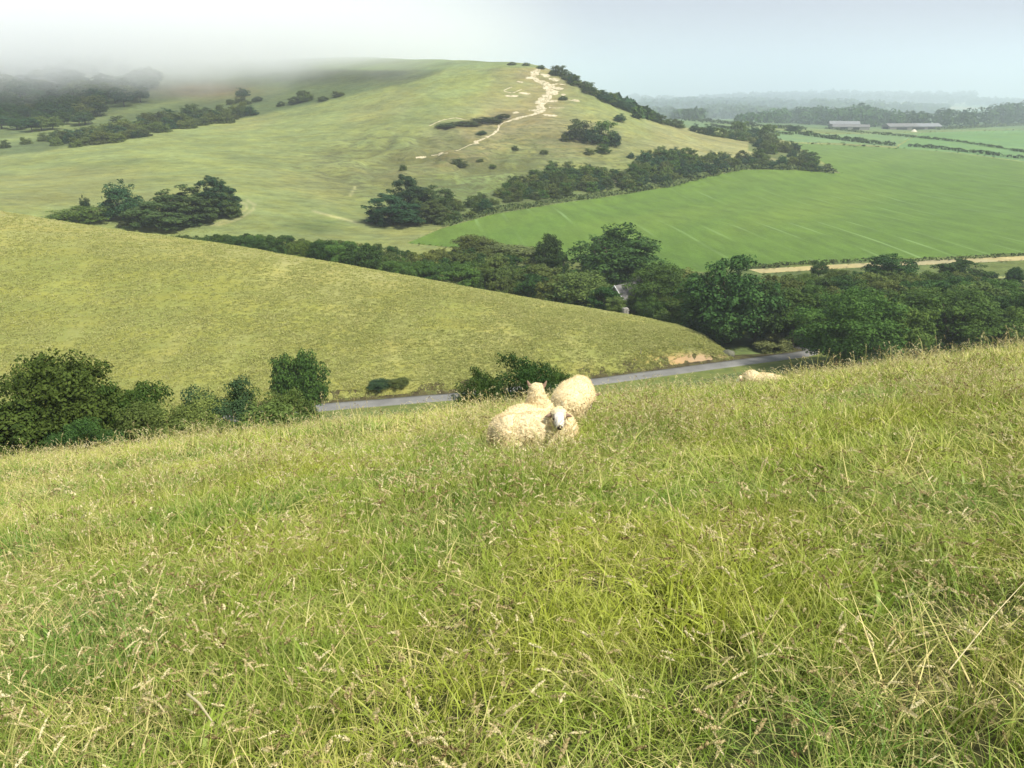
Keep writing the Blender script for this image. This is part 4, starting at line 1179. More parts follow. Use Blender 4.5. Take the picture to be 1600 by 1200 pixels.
# ------------------------------------------------------------------ buildings
def flat_mat(name, c, rough=0.8, var=0.12, scale=1.5):
    N = NT(name); pos = N.n('TexCoord').outputs['Object']
    n = N.noise(pos, scale, 4)
    return N.bsdf(N.mix(1.0, c, N.ramp(n, [(0.25, 1 - var), (0.75, 1 + var)]), 'MULTIPLY'), rough, 0.25)
M_fibre = flat_mat('weathered_fibre_cement', (0.165, 0.16, 0.155), 0.85, 0.2, 0.4)
M_fibre2 = flat_mat('pale_sheet_roof', (0.205, 0.21, 0.215), 0.7, 0.15, 0.4)
M_board = flat_mat('barn_boarding', (0.17, 0.16, 0.145), 0.9, 0.25, 0.8)
M_block = flat_mat('blockwork', (0.33, 0.31, 0.28), 0.9, 0.15, 0.8)
M_dark = flat_mat('barn_opening_dark', (0.02, 0.02, 0.02), 0.95)
M_slate = flat_mat('stone_slate', (0.135, 0.13, 0.125), 0.85, 0.3, 1.2)
M_stone = flat_mat('grey_limestone', (0.27, 0.255, 0.225), 0.9, 0.28, 1.6)
M_glass = flat_mat('window_pane', (0.03, 0.035, 0.04), 0.15)
M_white = flat_mat('white_paint', (0.78, 0.77, 0.74), 0.6)
M_wood = flat_mat('grey_post_wood', (0.20, 0.175, 0.14), 0.9, 0.3, 6)

def box_np(x0, x1, y0, y1, z0, z1):
    v = np.array([(x, y, z) for z in (z0, z1) for y in (y0, y1) for x in (x0, x1)], float)
    f = np.array([(0, 2, 3, 1), (4, 5, 7, 6), (0, 1, 5, 4), (2, 6, 7, 3), (0, 4, 6, 2), (1, 3, 7, 5)])
    return v, f
def boxes(name, lst, mat, parent=None):
    V, f = join([box_np(*b) for b in lst])
    return link(name, mesh_np(name, V, f, False, {}, [mat]), parent)
def gable_shell(L, W, he, hr):
    """end walls and side walls of a gabled block, long axis x"""
    h, w = L / 2, W / 2
    V = np.array([(-h, -w, -2), (h, -w, -2), (h, w, -2), (-h, w, -2), (-h, -w, he), (h, -w, he), (h, w, he), (-h, w, he), (-h, 0, hr), (h, 0, hr)], float)
    return V, [np.array([(0, 1, 5, 4), (2, 3, 7, 6)]), np.array([(3, 0, 4, 8, 7), (1, 2, 6, 9, 5)])]
def roof_slope(x0, x1, W, he, hr, side, t=0.18, over=0.5, ribs=0):
    """one pitch of a roof as a ribbed slab"""
    w = W / 2 + over; s = side
    ze = he - over * (hr - he) / (W / 2)
    nx = max(2, ribs + 1); xs = np.linspace(x0, x1, nx)
    V, F_ = [], []
    for k, x in enumerate(xs):
        r = 0.06 * (k % 2)
        V += [(x, s * 0.02, hr + t + r), (x, s * w, ze + t + r), (x, s * w, ze), (x, s * 0.02, hr)]
    for k in range(nx - 1):
        a, b = 4 * k, 4 * k + 4
        for i in range(4):
            j = (i + 1) % 4
            F_.append((a + i, a + j, b + j, b + i))
    F_ += [(0, 3, 2, 1), (4 * nx - 4, 4 * nx - 3, 4 * nx - 2, 4 * nx - 1)]
    return np.array(V, float), np.array(F_)
def add_roof(parent, x0, x1, W, he, hr, mats, split=None, ribs=30):
    for side in (-1, 1):
        cuts = [x0] + (split or []) + [x1]
        for a, b, m in zip(cuts[:-1], cuts[1:], mats):
            V, f = roof_slope(a, b, W, he, hr, side, ribs=ribs)
            link('roof', mesh_np('roof', V, f, False, {}, [m]), parent)

# the farm: a tall barn with a lean-to, and a long low shed
q = hits([1318], [201])[0]
b = empty('barn', (q[0], q[1], q[2]), R(-14)); b.scale = (0.88, 0.88, 0.85)
tag(b, 'tall grey farm barn with lower lean-to roof in front of the dark wood', 'barn')
V, f = gable_shell(33, 14, 5.6, 8.6); link('wall', mesh_np('wall', V, f, False, {}, [M_board]), b)
add_roof(b, -16.9, 16.9, 14, 5.6, 8.6, [M_fibre2])
V, f = gable_shell(40, 9, 2.9, 4.4); V[:, 0] += 6; V[:, 1] -= 11.7; link('lean_to', mesh_np('lean_to', V, f, False, {}, [M_block]), b)
for side in (-1, 1):
    V, f = roof_slope(-14.4, 26.4, 9, 2.9, 5.3, side, ribs=30); V[:, 1] -= 11.7
    link('lean_to_roof', mesh_np('lean_to_roof', V, f, False, {}, [M_fibre]), b)
boxes('door_opening', [(-16.62, -16.3, -3.4, 3.4, -1, 4.6)], M_dark, b)
boxes('side_opening', [(-6, 2, -16.3, -16.17, -1, 2.2), (8, 15, -16.3, -16.17, -1, 2.2)], M_dark, b)
q = hits([1424], [202])[0]
b = empty('shed', (q[0], q[1], q[2]), R(6)); b.scale = (0.95, 0.9, 0.85)
tag(b, 'long low farm shed with pale sheet roof in front of the dark wood', 'barn')
V, f = gable_shell(60, 17, 3.6, 6.6); link('wall', mesh_np('wall', V, f, False, {}, [M_board]), b)
add_roof(b, -30.6, 30.6, 17, 3.6, 6.8, [M_fibre, M_fibre2], [4.0])
boxes('door_opening', [(-30.25, -29.9, -5, 5, -1, 3.2)], M_dark, b)
boxes('side_opening', [(-22, -10, -8.66, -8.52, -1, 2.4), (-4, 10, -8.66, -8.52, -1, 2.4), (14, 25, -8.66, -8.52, -1, 2.4)], M_dark, b)
q = hits([1428], [205.5])[0]
k = q[1] / FPX
hv = []
r_ = np.random.default_rng(5)
gv, gf = [], []
n_ = 14
for j in range(7):
    for i in range(n_):
        a = 2 * math.pi * i / n_; s = 1 - j / 6.0
        gv.append((math.cos(a) * 3.2 * s * (1 + 0.1 * r_.normal()), math.sin(a) * 2.4 * s, 2.5 * math.sin((j / 6.0) * math.pi / 2) - 0.4))
gi = np.arange(7 * n_).reshape(7, n_)
gf = np.stack([gi[:-1], np.roll(gi[:-1], -1, 1), np.roll(gi[1:], -1, 1), gi[1:]], -1).reshape(-1, 4)
tag(link('straw_heap', mesh_np('straw_heap', np.array(gv), gf, True, {}, [flat_mat('pale_chalk_heap', (0.6, 0.55, 0.42), 0.95, 0.15, 1.0)]), None, (q[0], q[1], q[2])), 'pale heap at the field edge in front of the long shed', 'heap')

# the house in the trees
X, Y_, Z = at(982, 443, 200)
zg = float(H(X, Y_))
hr = Z - zg
hs = empty('house', (X, Y_, zg), R(38))
tag(hs, 'grey stone house with slate roof half hidden between trees', 'house')
V, f = gable_shell(9.5, 6.4, hr - 2.9, hr); link('wall', mesh_np('wall', V, f, False, {}, [M_stone]), hs)
add_roof(hs, -5.1, 5.1, 6.4, hr - 2.9, hr, [M_slate], ribs=0)
boxes('verge_board', [(-5.22, -5.08, -0.12, 0.12, hr - 0.05, hr + 0.3)], M_white, hs)
for s in (-1, 1):
    V = np.array([(-5.2, s * 0.02, hr + 0.22), (-5.2, s * 3.7, hr - 3.13), (-5.2, s * 3.7, hr - 3.48), (-5.2, s * 0.02, hr - 0.14)], float)
    V2 = V.copy(); V2[:, 0] = -5.06
    V = np.concatenate([V, V2]); f = np.array([(0, 1, 2, 3), (7, 6, 5, 4), (0, 4, 5, 1), (1, 5, 6, 2), (2, 6, 7, 3), (3, 7, 4, 0)])
    link('bargeboard', mesh_np('bargeboard', V, f, False, {}, [M_white]), hs)
boxes('chimney', [(3.6, 4.5, -0.5, 0.5, hr - 0.6, hr + 1.3), (3.5, 4.6, -0.6, 0.6, hr + 1.1, hr + 1.22)], M_stone, hs)
for zz in (0.9, hr - 4.6):
    for yy in (-1.6, 1.6):
        w_ = boxes('window', [(-4.84, -4.76, yy - 0.55, yy + 0.55, zz, zz + 0.08), (-4.84, -4.76, yy - 0.55, yy + 0.55, zz + 1.12, zz + 1.2), (-4.84, -4.76, yy - 0.55, yy - 0.47, zz + .08, zz + 1.12), (-4.84, -4.76, yy + 0.47, yy + 0.55, zz + .08, zz + 1.12)], M_white, hs)
        boxes('pane', [(-4.80, -4.77, yy - 0.47, yy + 0.47, zz + 0.08, zz + 1.12)], M_glass, w_)

# stone pillar on the skyline of the spur
X, Y_, Z = at(977, 492, 176.5)
zg = float(HB(X, Y_))
pl = empty('stone_pillar', (X, Y_, zg), R(20))
tag(pl, 'short grey stone pillar on the skyline of the grassy spur below the house', 'pillar')
r_ = np.random.default_rng(9)
for c_ in range(5):
    for s in (-1, 1):
        w0, z0 = 0.62 + r_.uniform(-.06, .06), -0.2 + c_ * 0.36
        V, f = box_np(min(0, s * w0) + 0.02, max(0, s * w0) - 0.02, -0.5 + r_.uniform(-.05, .05), 0.5, z0, z0 + 0.33)
        V += r_.normal(size=V.shape) * 0.025
        link('stone', mesh_np('stone', V, f, False, {}, [M_stone]), pl)

def boulder(name, loc, dims, label, seed, mat):
    bm = bmesh.new(); bmesh.ops.create_icosphere(bm, subdivisions=3, radius=1)
    r = np.random.default_rng(seed); fr = r.normal(size=(5, 3))
    for v in bm.verts:
        p = np.array(v.co); k = 1 + 0.13 * sum(math.sin(2.3 * float(f_ @ p) + i) for i, f_ in enumerate(fr)) / 2
        v.co = Vector(p * k * np.array(dims))
    me = bpy.data.meshes.new(name); bm.to_mesh(me); bm.free(); me.materials.append(mat)
    me.polygons.foreach_set('use_smooth', np.ones(len(me.polygons), bool))
    tag(link(name, me, None, loc), label, 'boulder')
X, Y_, Z = at(1138, 553, 158)
boulder('boulder', (X, Y_, float(H(X, Y_)) + 0.3), (1.5, 0.9, 0.9), 'grey rounded boulder on the verge under the tallest dark tree', 3, flat_mat('lichened_stone', (0.12, 0.12, 0.085), 0.95, 0.35, 1.2))

def post(px, py, Y, h, label):
    X, Y_, Z = at(px, py, Y)
    p = [(-.07, -.3), (.07, -.3), (.065, h - .05), (.04, h), (-.04, h), (-.065, h - .05)]
    V = np.array([(x, y, z) for y in (-.07, .07) for x, z in p], float)
    f6 = np.array([(0, 1, 2, 3, 4, 5), (11, 10, 9, 8, 7, 6)]); f4 = np.array([(i, i + 6, (i + 1) % 6 + 6, (i + 1) % 6) for i in range(6)])
    tag(link('fence_post', mesh_np('fence_post', V, [f6, f4], False, {}, [M_wood]), None, (X, Y_, float(H(X, Y_)))), label, 'post')
post(1000, 572, 152, 1.25, 'weathered wooden post alone on the grass above the lane')

# ------------------------------------------------------------------ sheep
def evaluated(me, mods):
    o = bpy.data.objects.new('tmp', me); COL.objects.link(o)
    for typ, kw in mods:
        m = o.modifiers.new(typ, typ)
        for k, v in kw.items(): setattr(m, k, v)
    dg = bpy.context.evaluated_depsgraph_get(); dg.update()
    out = bpy.data.meshes.new_from_object(o.evaluated_get(dg), depsgraph=dg)
    bpy.data.objects.remove(o)
    return out
def prim_mesh(prims):
    """ellipsoids ('e', centre, radii) and capsules ('c', p0, r0, p1, r1) in one mesh"""
    V, Fq, o = [], [], 0
    bm = bmesh.new(); bmesh.ops.create_uvsphere(bm, u_segments=20, v_segments=12, radius=1)
    sv = np.array([v.co[:] for v in bm.verts]); st = [[v.index for v in f.verts] for f in bm.faces]; bm.free()
    def add(v):
        nonlocal o
        V.append(v); Fq.extend([[i + o for i in f] for f in st]); o += len(v)
    for p in prims:
        if p[0] == 'e': add(sv * np.array(p[2]) + np.array(p[1]))
        else:
            p0, r0, p1, r1 = np.array(p[1], float), p[2], np.array(p[3], float), p[4]
            n = max(3, int(np.linalg.norm(p1 - p0) / (0.35 * min(r0, r1))))
            for t in np.linspace(0, 1, min(n, 14)): add(sv * (r0 + (r1 - r0) * t) + p0 + (p1 - p0) * t)
    me = bpy.data.meshes.new('body'); me.from_pydata(np.concatenate(V).tolist(), [], Fq)
    return me
WOOLN = NT('sheep_coat')
_wc = WOOLN.attr('col').outputs['Color']
_wp = WOOLN.n('TexCoord').outputs['Object']
_wn = WOOLN.noise(_wp, 28, 4, 0.7)
M_coat = WOOLN.bsdf(WOOLN.mix(1.0, _wc, WOOLN.ramp(_wn, [(0.25, 0.75), (0.75, 1.15)]), 'MULTIPLY'), 0.95, 0.1, _wn, 0.6, 0.02)
FN = NT('fleece_locks')
M_lock = FN.leaf(FN.attr('col').outputs['Color'], 0.25, 0.85, 0.15)
eyeN = NT('sheep_eye'); M_eye = eyeN.bsdf((0.015, 0.012, 0.01), 0.15, 0.5)
noseN = NT('dark_nose'); M_nose = noseN.bsdf((0.035, 0.026, 0.026), 0.5, 0.3)
WOOL = np.array([0.82, 0.685, 0.42])

def make_sheep(name, label, prims, poll, fdir, loc, rz, scale, seed, locks=17000, ear_up=0.15, dirty=0.35, ear_out=0.12):
    r = np.random.default_rng(seed); kind_up = name == 'standing'
    d = np.array(fdir, float); d /= np.linalg.norm(d)
    poll = np.array(poll, float)
    up = np.array([0, 0, 1.0]); up = up - (up @ d) * d; up /= np.linalg.norm(up)
    sd = np.cross(d, up)
    tip = poll + d * 0.235 - up * 0.055
    head = [('c', poll - d * 0.02, 0.105, poll + d * 0.09 - up * 0.02, 0.084), ('c', poll + d * 0.08 - up * 0.025, 0.076, tip, 0.046), ('e', poll + d * 0.07 + up * 0.02, (0.088, 0.088, 0.06)), ('e', poll + up * 0.05 + d * 0.02, (0.085, 0.085, 0.07)), ('e', poll + up * 0.055 - d * 0.03, (0.105, 0.105, 0.075))]
    ears = []
    for s in (-1, 1):
        e0 = poll + sd * s * 0.085 + up * 0.035 - d * 0.01
        e1 = e0 + sd * s * ear_out + up * ear_up * 0.5 + d * 0.02
        ears.append((e0, e1)); head.append(('c', e0, 0.026, (e0 + e1) / 2, 0.031)); head.append(('c', (e0 + e1) / 2, 0.031, e1, 0.014))
    me = evaluated(prim_mesh(prims + head), [('REMESH', dict(mode='VOXEL', voxel_size=0.015)), ('SMOOTH', dict(factor=0.6, iterations=9))])
    n = len(me.vertices)
    co = np.empty(n * 3); me.vertices.foreach_get('co', co); co = co.reshape(-1, 3)
    nr = np.empty(n * 3); me.vertices.foreach_get('normal', nr); nr = nr.reshape(-1, 3)
    wool_d = 0.5 + 0.5 * fbm(co[:, 0] * 26 + co[:, 1] * 9, co[:, 2] * 26 + co[:, 1] * 21, 2, seed + 11)
    rel = co - poll
    ax = rel @ d; rad = np.linalg.norm(rel - ax[:, None] * d, axis=1)
    face = (ax > 0.045 - 0.25 * np.clip(-(rel @ up), -0.1, 0.1) * 1.0) & (rad < 0.15) & (ax < 0.34)
    ear = np.zeros(n, bool)
    for e0, e1 in ears:
        dd = e1 - e0; t = np.clip(((co - e0) @ dd) / (dd @ dd), 0, 1)
        ear |= (np.linalg.norm(co - e0 - t[:, None] * dd, axis=1) < 0.045) & (t > 0.12)
    col = np.tile(WOOL, (n, 1)) * (0.9 + 0.15 * fbm(co[:, 0] * 6, co[:, 2] * 6 + co[:, 1] * 5, 3, seed))[:, None]
    col[face] = np.array((0.74, 0.68, 0.58)) * (0.88 + 0.2 * r.random(int(face.sum())))[:, None]
    col[ear] = (0.27, 0.185, 0.13)
    tipd = np.linalg.norm(co - (tip + d * 0.03 - up * 0.01), axis=1)
    lat = np.abs(rel @ sd); ht = rel @ up
    cheek = face & (lat > 0.062) & (ax < 0.13)
    col[cheek] = (0.46, 0.36, 0.27)
    smud = face & (fbm(rel @ sd * 22, ax * 20 + 3, 2, seed + 3) > 0.28)
    col[smud] = col[smud] * 0.72
    mouth = face & (ax > 0.20) & (ht < -0.072)
    col[mouth] = (0.20, 0.15, 0.13)
    col[tipd < 0.048] = (0.06, 0.045, 0.045)
    coat = (~face & ~ear & (co[:, 2] > (0.30 if kind_up else 0.05)))
    co2 = co + nr * (0.030 * (wool_d - 0.3) * coat)[:, None]
    me.vertices.foreach_set('co', co2.astype(np.float32).ravel()); me.update()
    a = me.attributes.new('col', 'FLOAT_COLOR', 'POINT'); c4 = np.ones((n, 4), np.float32); c4[:, :3] = col; a.data.foreach_set('color', c4.ravel())
    me.materials.clear(); me.materials.append(M_coat)
    me.polygons.foreach_set('use_smooth', np.ones(len(me.polygons), bool))
    root = empty('sheep', loc, rz); root.scale = (scale,) * 3
    tag(root, label, 'sheep')
    link('body', me, root)
    for s in (-1, 1):
        bm = bmesh.new(); bmesh.ops.create_uvsphere(bm, u_segments=10, v_segments=8, radius=0.017)
        em = bpy.data.meshes.new('eye'); bm.to_mesh(em); bm.free(); em.materials.append(M_eye)
        link('eye', em, root, Vector(poll + d * 0.105 + sd * s * 0.073 + up * 0.012))
    bm = bmesh.new(); bmesh.ops.create_uvsphere(bm, u_segments=12, v_segments=8, radius=1)
    for v in bm.verts: v.co = Vector(tip + d * (0.036 + 0.018 * v.co.x) + sd * 0.032 * v.co.y + up * (0.004 + 0.026 * v.co.z))
    for f_ in bm.faces: f_.smooth = True
    em = bpy.data.meshes.new('nose'); bm.to_mesh(em); bm.free(); em.materials.append(M_nose); link('nose', em, root)
    # the fleece: separate hanging locks all over the woolled skin
    ok = np.nonzero(~face & ~ear & (co[:, 2] > 0.06) & ~((rad < 0.13) & (ax > 0.0) & (ax < 0.35)) & ((co[:, 2] > 0.30) | ('stand' not in name)))[0]
    pk = ok[r.integers(0, len(ok), locks)]
    p, nn = co2[pk], nr[pk]
    side = 1 - np.abs(nn[:, 2])
    dr = nn * (0.30 + 0.25 * r.random(locks))[:, None] + r.normal(size=(locks, 3)) * 0.35
    dr[:, 2] -= 0.85 * side; dr /= np.linalg.norm(dr, axis=1)[:, None]
    wv = np.cross(dr, nn + r.normal(size=(locks, 3)) * 0.3); wv /= np.linalg.norm(wv, axis=1)[:, None] + 1e-9
    ln = (0.014 + 0.026 * r.random(locks) * (0.4 + side))[:, None]; wd = (0.0022 + 0.003 * r.random(locks))[:, None]
    shag = (r.random(locks) < 0.25)[:, None]; ln = np.where(shag, ln * 1.6, ln); wd = np.where(shag, wd * 0.7, wd)
    crv = np.cross(dr, wv)
    V = []
    for t, w in ((0, 0.8), (0.4, 1.0), (0.75, 0.8), (1.0, 0.1)):
        c0 = p + dr * ln * t + crv * ln * 0.35 * (t * t) * np.sign(r.normal(size=(locks, 1)) if t == -1 else np.sin(np.arange(locks) * 1.7)[:, None]) - nn * 0.006
        V += [c0 - wv * wd * w, c0 + wv * wd * w]
    V = np.stack(V, 1).reshape(-1, 3)
    base = np.arange(locks)[:, None] * 8
    f = np.concatenate([base + np.array([[2 * k, 2 * k + 1, 2 * k + 3, 2 * k + 2]]) for k in range(3)])
    patch = 1.5 * fbm(p[:, 0] * 5, p[:, 2] * 5 + p[:, 1] * 4, 3, seed + 7)
    lc = WOOL * (0.92 + 0.18 * r.random(locks))[:, None]
    dirt = np.clip(dirty * (0.15 + 0.9 * patch) + 0.55 * dirty * np.clip(0.45 - p[:, 2], 0, 0.4) / 0.4, 0, 0.75)[:, None]
    lc = lc * (1 - dirt) + np.array([0.56, 0.38, 0.17]) * dirt
    link('fleece', mesh_np('fleece', V, f, False, {'col': np.repeat(lc, 8, 0)}, [M_lock]), root)
    return root
LYING = [('e', (0, 0, .30), (.50, .31, .29)), ('e', (-.33, 0, .29), (.25, .29, .28)), ('e', (.38, 0, .32), (.24, .26, .31)), ('e', (-.25, .16, .2), (.22, .17, .19)), ('e', (-.25, -.16, .2), (.22, .17, .19)),
         ('c', (.38, .13, .08), .06, (.62, .13, .06), .04), ('c', (.38, -.13, .08), .06, (.60, -.14, .06), .04), ('c', (-.10, -.30, .07), .05, (.10, -.33, .05), .038), ('c', (-.10, .30, .07), .05, (.10, .33, .05), .038),
         ('c', (-.55, 0, .32), .05, (-.64, 0, .14), .035)]
STANDING = [('e', (0, 0, .60), (.50, .31, .27)), ('e', (-.34, 0, .60), (.23, .285, .26)), ('e', (.36, 0, .57), (.21, .25, .25)), ('e', (-.30, 0, .46), (.22, .24, .2)),
            ('c', (-.55, 0, .68), .05, (-.60, 0, .44), .04)]
for s in (-1, 1):
    STANDING += [('c', (.34, s * .13, .45), .085, (.35, s * .13, .24), .045), ('c', (.35, s * .13, .24), .04, (.36, s * .13, .04), .03), ('c', (.36, s * .13, .035), .036, (.40, s * .13, .03), .03),
                 ('c', (-.36, s * .14, .45), .115, (-.30, s * .14, .33), .065), ('c', (-.30, s * .14, .33), .06, (-.43, s * .14, .20), .034), ('c', (-.43, s * .14, .20), .034, (-.40, s * .14, .04), .028), ('c', (-.40, s * .14, .035), .034, (-.36, s * .14, .03), .028)]
SHEEP_AT = []
def place(px, Y, rz, kind, poll, fdir, label, scale, seed, **kw):
    x = float(ray(px, 650)[0]) * Y
    z = float(HA(x, Y))
    pr = list(LYING if kind == 'lying' else STANDING)
    poll = np.array(poll, float)
    root_n = np.array((.38, 0, .42) if kind == 'lying' else (.42, 0, .62))
    d = np.array(fdir, float); d /= np.linalg.norm(d)
    pr += [('c', tuple(root_n), .20, tuple(poll - d * 0.05 - np.array([0, 0, .04])), .115)]
    make_sheep(kind, label, pr, poll, fdir, (x, Y, z - 0.02), rz, scale, seed, **kw)
    SHEEP_AT.append((x, Y, rz, scale))
place(834, 8.6, R(-4), 'lying', (.35, -.18, .63), (.10, -1, .02), 'shaggy cream ewe lying in the grass with white face turned to the viewer', 0.84, 1, ear_up=-0.05, ear_out=0.105, dirty=0.55)
place(816, 9.5, R(50), 'lying', (.36, .02, .72), (.75, .55, -.02), 'cream sheep lying behind the shaggy ewe, pricked ears showing', 0.9, 2, ear_up=0.26, ear_out=0.06, dirty=0.2)
place(895, 10.9, R(70), 'standing', (.66, -.10, .36), (.55, .05, -.85), 'cream sheep standing with rounded rump towards the viewer, head down grazing', 0.885, 3, dirty=0.3)
place(1191, 17.6, R(158), 'lying', (.60, .05, .33), (1, .2, -.6), 'pale sheep by itself near the meadow crest, only its back above the grass', .92, 4, dirty=0.1)
# ------------------------------------------------------------------ grass, scattered as instances of tufts
def grass_mat(name, green, lush, straw, head=False):
    N = NT(name)
    t = N.attr('tint').outputs['Fac']; pos = N.n('NewGeometry').outputs['Position']
    a = N.ramp(N.noise(pos, 0.55, 3), [(0.36, 0), (0.66, 1)])
    b = N.ramp(N.noise(pos, 0.16, 2), [(0.40, 0), (0.62, 1)])
    c = N.mix(a, green, lush)
    ts = N.math('ADD', t, N.math('MULTIPLY', N.math('SUBTRACT', b, 0.5), 0.25))
    c = N.mix(N.ramp(ts, [(0.35, 0), (0.95, 1)]), c, straw)
    return N.leaf(c, 0.18, 0.5, 0.3)
M_grass = grass_mat('meadow_grass', (0.305, 0.350, 0.040), (0.120, 0.220, 0.026), (0.60, 0.51, 0.21))
hn = NT('seed_heads')
_hc = hn.attr('tint').outputs['Fac']
M_head = hn.leaf(hn.ramp(_hc, [(0.0, (0.13, 0.09, 0.035)), (0.22, (0.38, 0.29, 0.13)), (0.6, (0.60, 0.51, 0.26)), (1.0, (0.76, 0.68, 0.42))]), 0.3, 0.6, 0.2)
sn = grass_mat('spur_grass', (0.345, 0.355, 0.098), (0.30, 0.325, 0.082), (0.49, 0.46, 0.20))

def blades(n, rad, hr, wid, r, lean=0.5, curl=0.7, seg=4, tint=(0.0, 0.7), wind=(0.15, 0.0)):
    a = r.random(n) * 6.283; q = rad * np.sqrt(r.random(n))
    p0 = np.stack([np.cos(a) * q, np.sin(a) * q, np.full(n, -0.02)], -1)
    az = r.random(n) * 6.283
    dirh = np.stack([np.cos(az), np.sin(az), np.zeros(n)], -1) + np.array([wind[0], wind[1], 0])
    h = hr[0] + (hr[1] - hr[0]) * r.random(n); ln = np.abs(r.normal(size=n)) * lean; cu = r.random(n) * curl
    wz = r.random(n) * 6.283; wv = np.stack([np.cos(wz), np.sin(wz), np.zeros(n)], -1)
    w = wid * (0.6 + 0.8 * r.random(n))
    V = []
    for k in range(seg + 1):
        t = k / seg
        c = p0 + dirh * (h * (ln * t * 0.6 + cu * t * t * 0.9))[:, None] + np.array([0, 0, 1.0]) * (h * (t - 0.38 * cu * t ** 3))[:, None]
        ww = w * (1 - t ** 1.6 * 0.93)
        V += [c - wv * ww[:, None] * 0.5, c + wv * ww[:, None] * 0.5]
    V = np.stack(V, 1).reshape(-1, 3)
    m = 2 * (seg + 1); base = np.arange(n)[:, None] * m
    f = np.concatenate([base + np.array([[2 * k, 2 * k + 1, 2 * k + 3, 2 * k + 2]]) for k in range(seg)])
    tv = tint[0] + (tint[1] - tint[0]) * r.random(n) ** 1.3
    return V, f, np.repeat(tv, m)
def panicles(n, rad, hr, r, hl=(0.05, 0.10), hw=0.011, stem=0.0022, spk=26, droop=0.6, tone=(0.2, 1.0)):
    """flowering stems: a thin bent stalk and a spindle of spikelets at its tip; returns blade part and head part"""
    SV, SF, HV, HT = [], [], [], []
    o = 0
    for i in range(n):
        a = r.random() * 6.283; q = rad * math.sqrt(r.random()); p = np.array([math.cos(a) * q, math.sin(a) * q, 0.0])
        az = r.normal() * 1.1 + (0 if r.random() < 0.65 else 3.14); dh = np.array([math.cos(az), math.sin(az) * 0.8, 0])
        h = r.uniform(*hr); b = 0.15 + 0.5 * abs(r.normal()); dr = droop * r.random()
        ts = np.linspace(0, 1, 7)
        C = p + np.outer(h * (b * ts ** 2 * 0.7 + dr * 0.45 * np.clip(ts - 0.72, 0, 1) * 2.2), dh) + np.outer(h * (ts - 0.25 * b * ts ** 3 - dr * 0.8 * np.clip(ts - 0.78, 0, 1) ** 1.3), [0, 0, 1.0])
        wz = r.random() * 3.14; wv = np.array([math.cos(wz), math.sin(wz), 0]) * stem * 0.5
        v = np.stack([C - wv, C + wv], 1).reshape(-1, 3)
        SV.append(v); SF.append(np.array([[2 * k, 2 * k + 1, 2 * k + 3, 2 * k + 2] for k in range(6)]) + o); o += len(v)
        L = r.uniform(*hl); ax = C[-1] - C[-2]; ax /= np.linalg.norm(ax); sag = np.array([dh[0] * 0.5, dh[1] * 0.5, -0.5 * dr])
        s = r.random(spk); e = np.sin(np.pi * np.clip(s * 0.92 + 0.06, 0, 1)) ** 0.7
        rv = r.normal(size=(spk, 3)); rv -= (rv @ ax)[:, None] * ax; rv /= np.linalg.norm(rv, axis=1)[:, None]
        wdt = hw * r.uniform(0.6, 1.2)
        cc = C[-1] + np.outer(s * L, ax) + np.outer((s * L) ** 2 / L * 0.8, sag) + rv * (e * wdt * 0.55)[:, None]
        tipv = cc + ax * L * 0.11 + rv * (wdt * 0.4)
        wv2 = np.cross(ax, rv) * wdt * 0.42
        HV.append(np.stack([cc - ax * L * 0.05, cc + wv2 + ax * L * .04, tipv, cc - wv2 + ax * L * .04], 1).reshape(-1, 3))
        tn = np.clip(r.uniform(*tone) + 0.15 * r.normal(size=spk), 0, 1); HT.append(np.repeat(tn, 4))
    return (np.concatenate(SV), np.concatenate(SF)), (np.concatenate(HV), np.concatenate(HT))

